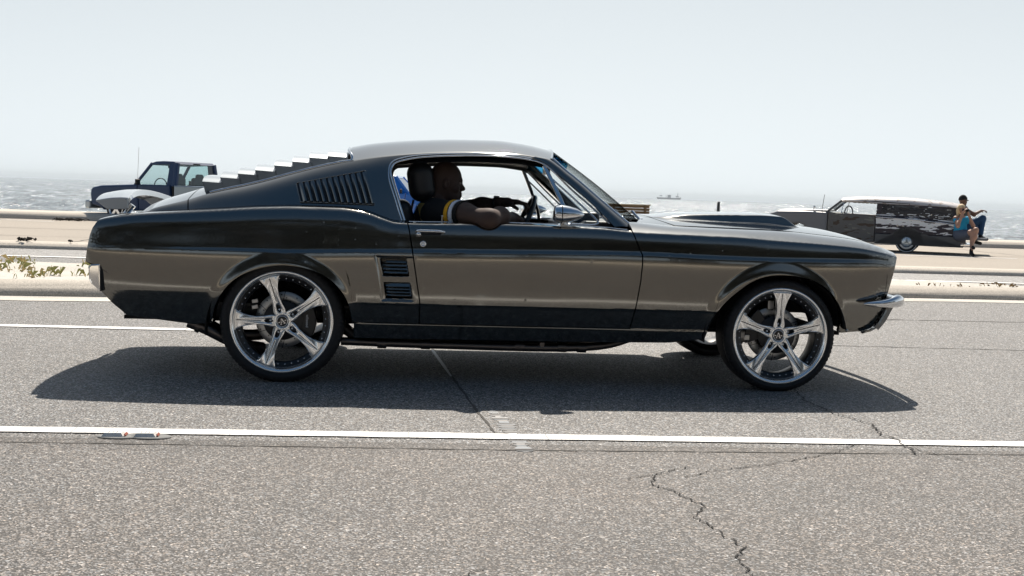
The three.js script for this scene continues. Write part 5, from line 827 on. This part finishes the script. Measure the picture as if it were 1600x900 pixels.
// ---- the two people on the wagon's tail (right-hand things of the photograph)
{
  const B = [11.89, 0, -19.29], w = thing('person', 'blonde person in a blue sleeveless top taking a picture from the wagon tailgate', 'person', B);
  const H = [-0.01, 1.03, 0.0], sL = [-0.155, 0.83, 0.05], sR = [0.155, 0.83, 0.02], eL = [-0.17, 0.66, 0.22], eR = [0.20, 0.68, 0.20], wL = [-0.055, 0.97, 0.20], wR = [0.07, 0.97, 0.18];
  const kA = [0.17, 0.585, 0.40], aA = [0.085, 0.27, 0.43], kB = [0.10, 0.53, 0.38], aB = [0.05, 0.14, 0.50];
  const skin = [[[0, 0.50, 0], 0.12, [0, 0.78, 0.0], 0.105], [sL, 0.05, sR, 0.05], [[0, 0.85, 0], 0.05, [0, 0.95, 0.01], 0.046], [sL, 0.050, eL, 0.039], [eL, 0.039, wL, 0.026], [sR, 0.050, eR, 0.039], [eR, 0.039, wR, 0.026], [[0.08, 0.46, 0.05], 0.095, kA, 0.058], [kA, 0.056, [0.14, 0.44, 0.42], 0.058], [[0.14, 0.44, 0.42], 0.056, aA, 0.034], [[-0.06, 0.46, 0.05], 0.095, kB, 0.056], [kB, 0.054, aB, 0.033]];
  const hf = (o, f, n, s) => handField(V(...o), V(...f).normalize(), V(...n).normalize(), V(...s).normalize(), 0.95, [0.6, 0.8, 0.7]);
  mesh('body', [nets(bones(skin, 0.04), [-0.36, 0.04, -0.22], [0.38, 1.06, 0.66], 0.015), nets(union([headField(H, -Math.PI / 2, 0.0, 0.98), capsule([0, 0.86, 0], 0.048, [0, 0.98, 0], 0.046)], 0.02), [-0.14, 0.85, -0.14], [0.14, 1.18, 0.16], 0.008), nets(hf(wL, [0.25, 0.5, 0.1], [0.6, 0, -0.4], [0, -0.2, 1]), [-0.16, 0.9, 0.08], [0.08, 1.16, 0.34], 0.006), nets(hf(wR, [-0.25, 0.5, 0.1], [-0.6, 0, -0.4], [0, -0.2, 1]), [-0.05, 0.9, 0.06], [0.18, 1.16, 0.32], 0.006)], skinFair, w);
  mesh('top', boneMesh([[[0, 0.52, 0.0], 0.150, [0, 0.74, 0.0], 0.128], [[-0.08, 0.80, 0.02], 0.078, [0.08, 0.80, 0.02], 0.078], [sL, 0.058, [-0.165, 0.77, 0.1], 0.052], [sR, 0.058, [0.165, 0.77, 0.08], 0.052]], 0.05, 0.014), cloth(0.02, 0.36, 0.62), w);
  mesh('shorts', boneMesh([[[0, 0.46, 0.0], 0.145, [0, 0.50, 0.0], 0.150], [[0.08, 0.455, 0.05], 0.112, [0.125, 0.52, 0.24], 0.090], [[-0.06, 0.455, 0.05], 0.112, [0.04, 0.49, 0.26], 0.088]], 0.05, 0.014), cloth(0.10, 0.12, 0.17), w);
  const hd = headField(H, -Math.PI / 2, 0.0, 0.98);
  mesh('hair', nets((x, y, z) => Math.max(smin(hd(x, y, z) - 0.016, capsule([-0.075, 1.0, -0.02], 0.035, [-0.10, 0.90, 0.02], 0.02)(x, y, z), 0.03), Math.min(z - 0.045, 1.07 - y) , -capsule([0, 0.98, 0.10], 0.062, [0, 1.03, 0.12], 0.062)(x, y, z)), [-0.18, 0.85, -0.15], [0.18, 1.2, 0.14], 0.008), phys({ color: lin(0.72, 0.55, 0.33), roughness: 0.7 }), w);
  for (const [a, y] of [[aA, 0.20], [aB, 0.05]]) { mesh('shoe', nets(union([capsule([a[0], y + 0.03, a[2] - 0.01], 0.038, [a[0] - 0.02, y - 0.012, a[2] + 0.14], 0.034), capsule([a[0], y + 0.02, a[2]], 0.040, [a[0], y + 0.09, a[2] - 0.01], 0.040)], 0.02), [a[0] - 0.1, y - 0.08, a[2] - 0.1], [a[0] + 0.1, y + 0.18, a[2] + 0.24], 0.011), M.matt, w); }
  const cam = thing('camera', 'small black camera held up to the face by the person in blue', 'camera', [B[0] + 0.01, 1.02, B[2] + 0.17]);
  mesh('camera_body', new RoundedBoxGeometry(0.14, 0.085, 0.06, 3, 0.015), M.matt, cam); mesh('lens', latheZ([[0.034, 0.10], [0.038, 0.09], [0.038, 0.03], [0.02, 0.02], [0.022, 0.085], [0.001, 0.08]], 24), M.black, cam); mesh('viewfinder', box(0.05, 0.03, 0.05, 0, 0.052, 0, 0.01), M.matt, cam);
}
{
  const B = [12.18, 0, -19.92], m = thing('person', 'person in jeans, grey shirt and dark cap beside the photographer in blue', 'person', B);
  const H = [0.02, 1.245, 0.02], sN = [-0.02, 1.05, 0.18], sF = [0.0, 1.05, -0.19], eN = [0.20, 0.93, 0.24], eF = [0.2, 0.84, -0.25], wN = [0.40, 1.02, 0.16], wF = [0.32, 0.80, -0.1], kN = [0.43, 0.84, 0.20], aN = [0.36, 0.47, 0.28], kF = [0.42, 0.76, -0.12], aF = [0.40, 0.36, -0.1];
  const skin = [[[0, 0.62, 0], 0.13, [0, 0.98, 0], 0.13], [sN, 0.06, sF, 0.06], [[0, 1.06, 0], 0.055, [0.015, 1.16, 0.01], 0.052], [sN, 0.056, eN, 0.044], [eN, 0.044, wN, 0.030], [sF, 0.056, eF, 0.044], [eF, 0.044, wF, 0.030], [[0.02, 0.62, 0.1], 0.10, kN, 0.062], [kN, 0.06, aN, 0.04], [[0.02, 0.62, -0.1], 0.10, kF, 0.062], [kF, 0.06, aF, 0.04]];
  const hf = (o, f, n, s) => handField(V(...o), V(...f).normalize(), V(...n).normalize(), V(...s).normalize(), 1.0, [0.3, 0.5, 0.5]);
  mesh('body', [nets(bones(skin, 0.04), [-0.22, 0.28, -0.38], [0.56, 1.22, 0.42], 0.016), nets(union([headField(H, -0.35, 0.0, 1.0), capsule([0, 1.07, 0], 0.054, [0.015, 1.2, 0.015], 0.05)], 0.02), [-0.12, 1.08, -0.13], [0.16, 1.40, 0.16], 0.008), nets(hf(wN, [1, 0.12, -0.1], [0.1, -1, 0], [0, 0, -1]), [0.32, 0.90, 0.05], [0.62, 1.12, 0.28], 0.006), nets(hf(wF, [1, -0.1, 0.1], [0.1, -1, 0], [0, 0, 1]), [0.24, 0.70, -0.2], [0.54, 0.90, 0.02], 0.006)], skinBrown, m);
  mesh('shirt', boneMesh([[[0, 0.66, 0], 0.148, [0, 0.96, 0], 0.148], [sN, 0.078, sF, 0.078], [sN, 0.072, [0.06, 0.96, 0.22], 0.062], [sF, 0.072, [0.08, 0.95, -0.215], 0.062]], 0.05, 0.016), cloth(0.22, 0.22, 0.215), m);
  mesh('jeans', boneMesh([[[0, 0.60, 0], 0.150, [0, 0.66, 0], 0.150], [[0.02, 0.62, 0.1], 0.118, kN, 0.078], [kN, 0.076, [0.365, 0.50, 0.275], 0.062], [[0.02, 0.62, -0.1], 0.118, kF, 0.078], [kF, 0.076, [0.40, 0.40, -0.1], 0.062]], 0.04, 0.016), cloth(0.025, 0.075, 0.16), m);
  const hd = headField(H, -0.35, 0.0, 1.0);
  mesh('cap', nets((x, y, z) => Math.max(hd(x, y, z) - 0.013, -(hd(x, y, z) + 0.006), 1.268 - y - 0.25 * Math.max(0, -(x - 0.02))), [-0.14, 1.16, -0.14], [0.18, 1.42, 0.18], 0.008), cloth(0.012, 0.012, 0.014), m);
  mesh('sunglasses', [tube([[0.115, 1.247, 0.075], [0.128, 1.247, 0.05], [0.122, 1.247, -0.03]], 0.013, 20, 8), rod([0.115, 1.25, 0.08], [0.03, 1.25, 0.105], 0.005)], M.black, m);
  for (const [a, l] of [[aN, 1], [aF, 1]]) mesh('shoe', nets(union([capsule([a[0], a[1] - 0.06, a[2]], 0.045, [a[0] + 0.16, a[1] - 0.10, a[2]], 0.038), capsule([a[0], a[1] - 0.05, a[2]], 0.045, [a[0], a[1] + 0.03, a[2]], 0.045)], 0.02), [a[0] - 0.1, a[1] - 0.2, a[2] - 0.1], [a[0] + 0.26, a[1] + 0.12, a[2] + 0.1], 0.012), M.matt, m);
}
// ---- small things
{ // raised reflective pavement markers beside the near line
  const label = ['white reflective road marker beside the near lane line, left one of two', 'white reflective road marker beside the near lane line, right one of two'];
  [-1.905, -1.775].forEach((x, i) => {
    const r = thing('road_marker', label[i], 'road marker', [x, 0.003, 2.362], 0.02, 'road markers on the near line');
    const g = new THREE.CylinderGeometry(0.043, 0.06, 0.018, 4, 1).rotateY(Math.PI / 4).scale(1.1, 1, 0.85).translate(0, 0.009, 0); mesh('marker_body', toCreasedNormals(g, 0.3), std({ color: lin(0.72, 0.72, 0.69), roughness: 0.5 }), r);
    for (const d of [-0.018, 0, 0.014]) mesh('reflector', box(0.003, 0.0012, 0.028, d, 0.0182, 0, 0), std({ color: lin(0.2, 0.2, 0.2) }), r);
    mesh('reflector', box(0.004, 0.010, 0.05, 0.049, 0.009, 0, 0, [0, 0, 0.6]), std({ color: lin(0.3, 0.08, 0.05) }), r).userData.label = 'red reflector';
    mesh('glue_pad', new THREE.CylinderGeometry(0.075, 0.08, 0.003, 24).scale(1.05, 1, 0.65).translate(0.02, 0.0018, 0.005), std({ color: lin(0.22, 0.225, 0.22), roughness: 0.9 }), r);
  });
}
{ // wooden bench facing the water
  const b = thing('park_bench', 'brown wooden bench by the water beyond the bonnet', 'bench', [6.45, 0, -31.9], 0.06), wood = phys({ map: grains(256, 0.16, [1.0, 0.58, 0.26], 0.9, 1).color, roughness: 0.7 });
  b.position.set(6.25, 0, -30.2);
  const back = [0.79, 0.70, 0.61]; for (const y of back) mesh('back_slat', box(1.3, 0.078, 0.03, 0, y, 0.22, 0.006), wood, b);
  mesh('top_rail', box(1.36, 0.03, 0.09, 0, 0.845, 0.22, 0.008), phys({ color: lin(0.42, 0.34, 0.22), roughness: 0.7 }), b);
  for (let i = 0; i < 4; i++) mesh('seat_slat', box(1.3, 0.03, 0.09, 0, 0.44, -0.18 + i * 0.105, 0.006), wood, b);
  for (const s of [-0.5, 0.5]) mesh('leg', [box(0.07, 0.85, 0.05, s, 0.42, 0.26, 0.006), box(0.07, 0.44, 0.05, s, 0.21, -0.2, 0.006), box(0.05, 0.06, 0.48, s, 0.40, 0.02, 0.006)], wood, b);
  struct('bench_slab', new THREE.BoxGeometry(2.4, 1.4, 1.6).translate(6.25, -0.7, -30.2), std({ color: lin(0.36, 0.33, 0.28) }));
}
{ const p = thing('mooring_post', 'thin dark post standing in the sea beyond the bonnet', 'post', [25.6, -1.4, -93]); mesh('post', rod([0, -0.5, 0], [0, 2.28, 0], 0.14, 0.12, 14), std({ color: lin(0.05, 0.048, 0.045) }), p); mesh('post_cap', rod([0, 2.28, 0], [0, 2.36, 0], 0.16, 0.10, 14), std({ color: lin(0.05, 0.05, 0.05) }), p); }
{ // a ship on the horizon
  const s = thing('cargo_ship', 'faint grey cargo ship far off on the horizon', 'ship', [500, -1.25, -2350], 0.1), g1 = std({ color: lin(0.26, 0.29, 0.32) }), g2 = std({ color: lin(0.4, 0.42, 0.45) });
  s.position.set(507 * 5.02, -1.25, -2300 * 5.02); s.scale.setScalar(5.0);
  mesh('hull', plate([[-22, 0.0], [-24, 3.6], [-18, 3.4], [14, 3.0], [20, 3.6], [23.5, 4.6], [21, 0]], 8, -4, 0.3), g1, s);
  mesh('deckhouse', [box(5, 6, 7, -0, 5.5, 0, 0.3), box(4, 2.4, 7, 16, 5.4, 0, 0.3)], g2, s); mesh('bridge', box(3, 2.2, 8, -16.5, 6.4, 0, 0.3), g2, s); mesh('mast', rod([17, 6, 0], [17, 12.5, 0], 0.5), g1, s); mesh('crane', rod([-6, 3, 0], [-6, 8, 0], 0.4), g1, s);
}
// drift of seaweed and sticks
const weedM = std({ color: lin(0.03, 0.024, 0.018), roughness: 0.95 });
function twigHeap(name, label, at, n, len, mat = weedM) { const t = []; for (let i = 0; i < n; i++) { const a = rr(0, 6.28), l = len * rr(0.3, 1), x = rr(-0.5, 0.5) * len, z = rr(-0.15, 0.15); t.push(tube([[x, 0.012, z], [x + Math.cos(a) * l * 0.25, 0.02 + rr(0, 0.05), z + Math.sin(a) * l * 0.1], [x + Math.cos(a) * l * 0.5, 0.012 + rr(0, 0.03), z + Math.sin(a) * l * 0.2]], rr(0.008, 0.02), 8, 5)); } const m = solo(name, label, 'driftwood', t, mat); m.position.set(...at); return m; }
twigHeap('driftwood', 'dark heap of drift twigs lying by the far left sea kerb', [-9.15, 0, -24.5], 26, 0.75);
twigHeap('driftwood', 'dark clump of seaweed on the low middle kerb at left', [-6.42, 0.095, -11.66], 14, 0.22);
twigHeap('driftwood', 'few thin dark stalks on the low middle kerb beside the rear lamp', [-5.75, 0.095, -11.66], 4, 0.13);
twigHeap('driftwood', 'dry brown root twigs on the sand just ahead of the front bumper', [4.55, 0.11, -6.32], 9, 0.4, std({ color: lin(0.22, 0.13, 0.06), roughness: 0.9 }));
solo('dry_stick', 'longer of two dark sticks leaning out of the right sandy median', 'stick', tube([[4.75, 0.10, -7.0], [4.66, 0.22, -7.02], [4.58, 0.36, -7.05]], 0.007, 10, 6), weedM);
solo('dry_stick', 'shorter of two dark sticks standing in the right sandy median', 'stick', tube([[5.18, 0.10, -7.05], [5.20, 0.20, -7.05], [5.22, 0.27, -7.06]], 0.006, 8, 6), weedM);
// ---- live oaks along the land side, behind the photographer: what the car's flank mirrors
{
  const bark = std({ color: lin(0.07, 0.055, 0.045), roughness: 0.95 }), leaf = phys({ color: lin(0.016, 0.022, 0.020), roughness: 0.7, transmission: 0.25, thickness: 0, side: THREE.DoubleSide });
  const pos = [], crownR = [3.6, 2.3, 3.0];
  for (let i = 0; i < 5200; i++) {
    const cl = Math.floor(rnd() * 38); const s0 = seed; seed = 1000 + cl * 7919; const u = rr(-1, 1), a = rr(0, 6.28), rad = Math.cbrt(rr(0.25, 1)), q = Math.sqrt(1 - u * u), c = [Math.cos(a) * q * rad * crownR[0], 4.2 + u * rad * crownR[1], Math.sin(a) * q * rad * crownR[2]]; seed = s0;
    const p = [c[0] + rr(-0.9, 0.9), c[1] + rr(-0.6, 0.6), c[2] + rr(-0.9, 0.9)], d = V(rr(-1, 1), rr(-1, 1), rr(-1, 1)).normalize(), e = V(rr(-1, 1), rr(-1, 1), rr(-1, 1)).cross(d).normalize(), l = 0.24, w = 0.13;
    pos.push(p[0] - e.x * w, p[1] - e.y * w, p[2] - e.z * w, p[0] + e.x * w, p[1] + e.y * w, p[2] + e.z * w, p[0] + d.x * l, p[1] + d.y * l, p[2] + d.z * l);
  }
  const lg = new THREE.BufferGeometry(); lg.setAttribute('position', new THREE.Float32BufferAttribute(pos, 3)); lg.computeVertexNormals();
  const tr = [rod([0, 0, 0], [0.2, 2.2, 0.1], 0.36, 0.26, 12)]; for (let i = 0; i < 7; i++) { const a = i * 0.9; tr.push(tube([[0.2, 2.0, 0.1], [0.2 + Math.cos(a) * 1.2, 3.0 + 0.2 * (i % 3), 0.1 + Math.sin(a) * 1.0], [Math.cos(a) * 2.6, 4.0 + 0.5 * (i % 3), Math.sin(a) * 2.2]], 0.11, 10, 6)); }
  const tg = join(tr);
  const proto = thing('oak_tree', 'spreading oak on the land side behind the camera, seen only as a reflection', 'tree', [0, 0, 24], 0, 'oak trees on the land side of the road');
  mesh('trunk', tg, bark, proto); const cr = mesh('crown', lg, leaf, proto); cr.userData.kind = 'stuff';
  const spots = [[0, 22, 1.05], [6.5, 21, 1.15], [12.5, 23, 1.0], [18.5, 21.5, 1.2], [25, 23, 1.1], [-4.4, 24, 1.15, 1.55], [-10.5, 23, 1.1, 1.6], [-17.5, 24, 1.2, 1.4], [33, 22, 1.2], [-29, 23, 1.1], [3, 29, 1.3], [10, 30, 1.25], [16, 29, 1.3], [23, 30, 1.3], [-25, 31, 1.0], [42, 25, 1.2], [-40, 27, 1.2]];
  spots.forEach(([x, z, s, tall = 1], i) => { const o = i ? proto.clone() : proto; if (i) { o.name = numbered('oak_tree'); scene.add(o); } o.position.set(x, 0, z); o.rotation.y = i * 1.7; o.scale.set(s, s * tall, s); });
}
renderer.render(scene, camera);
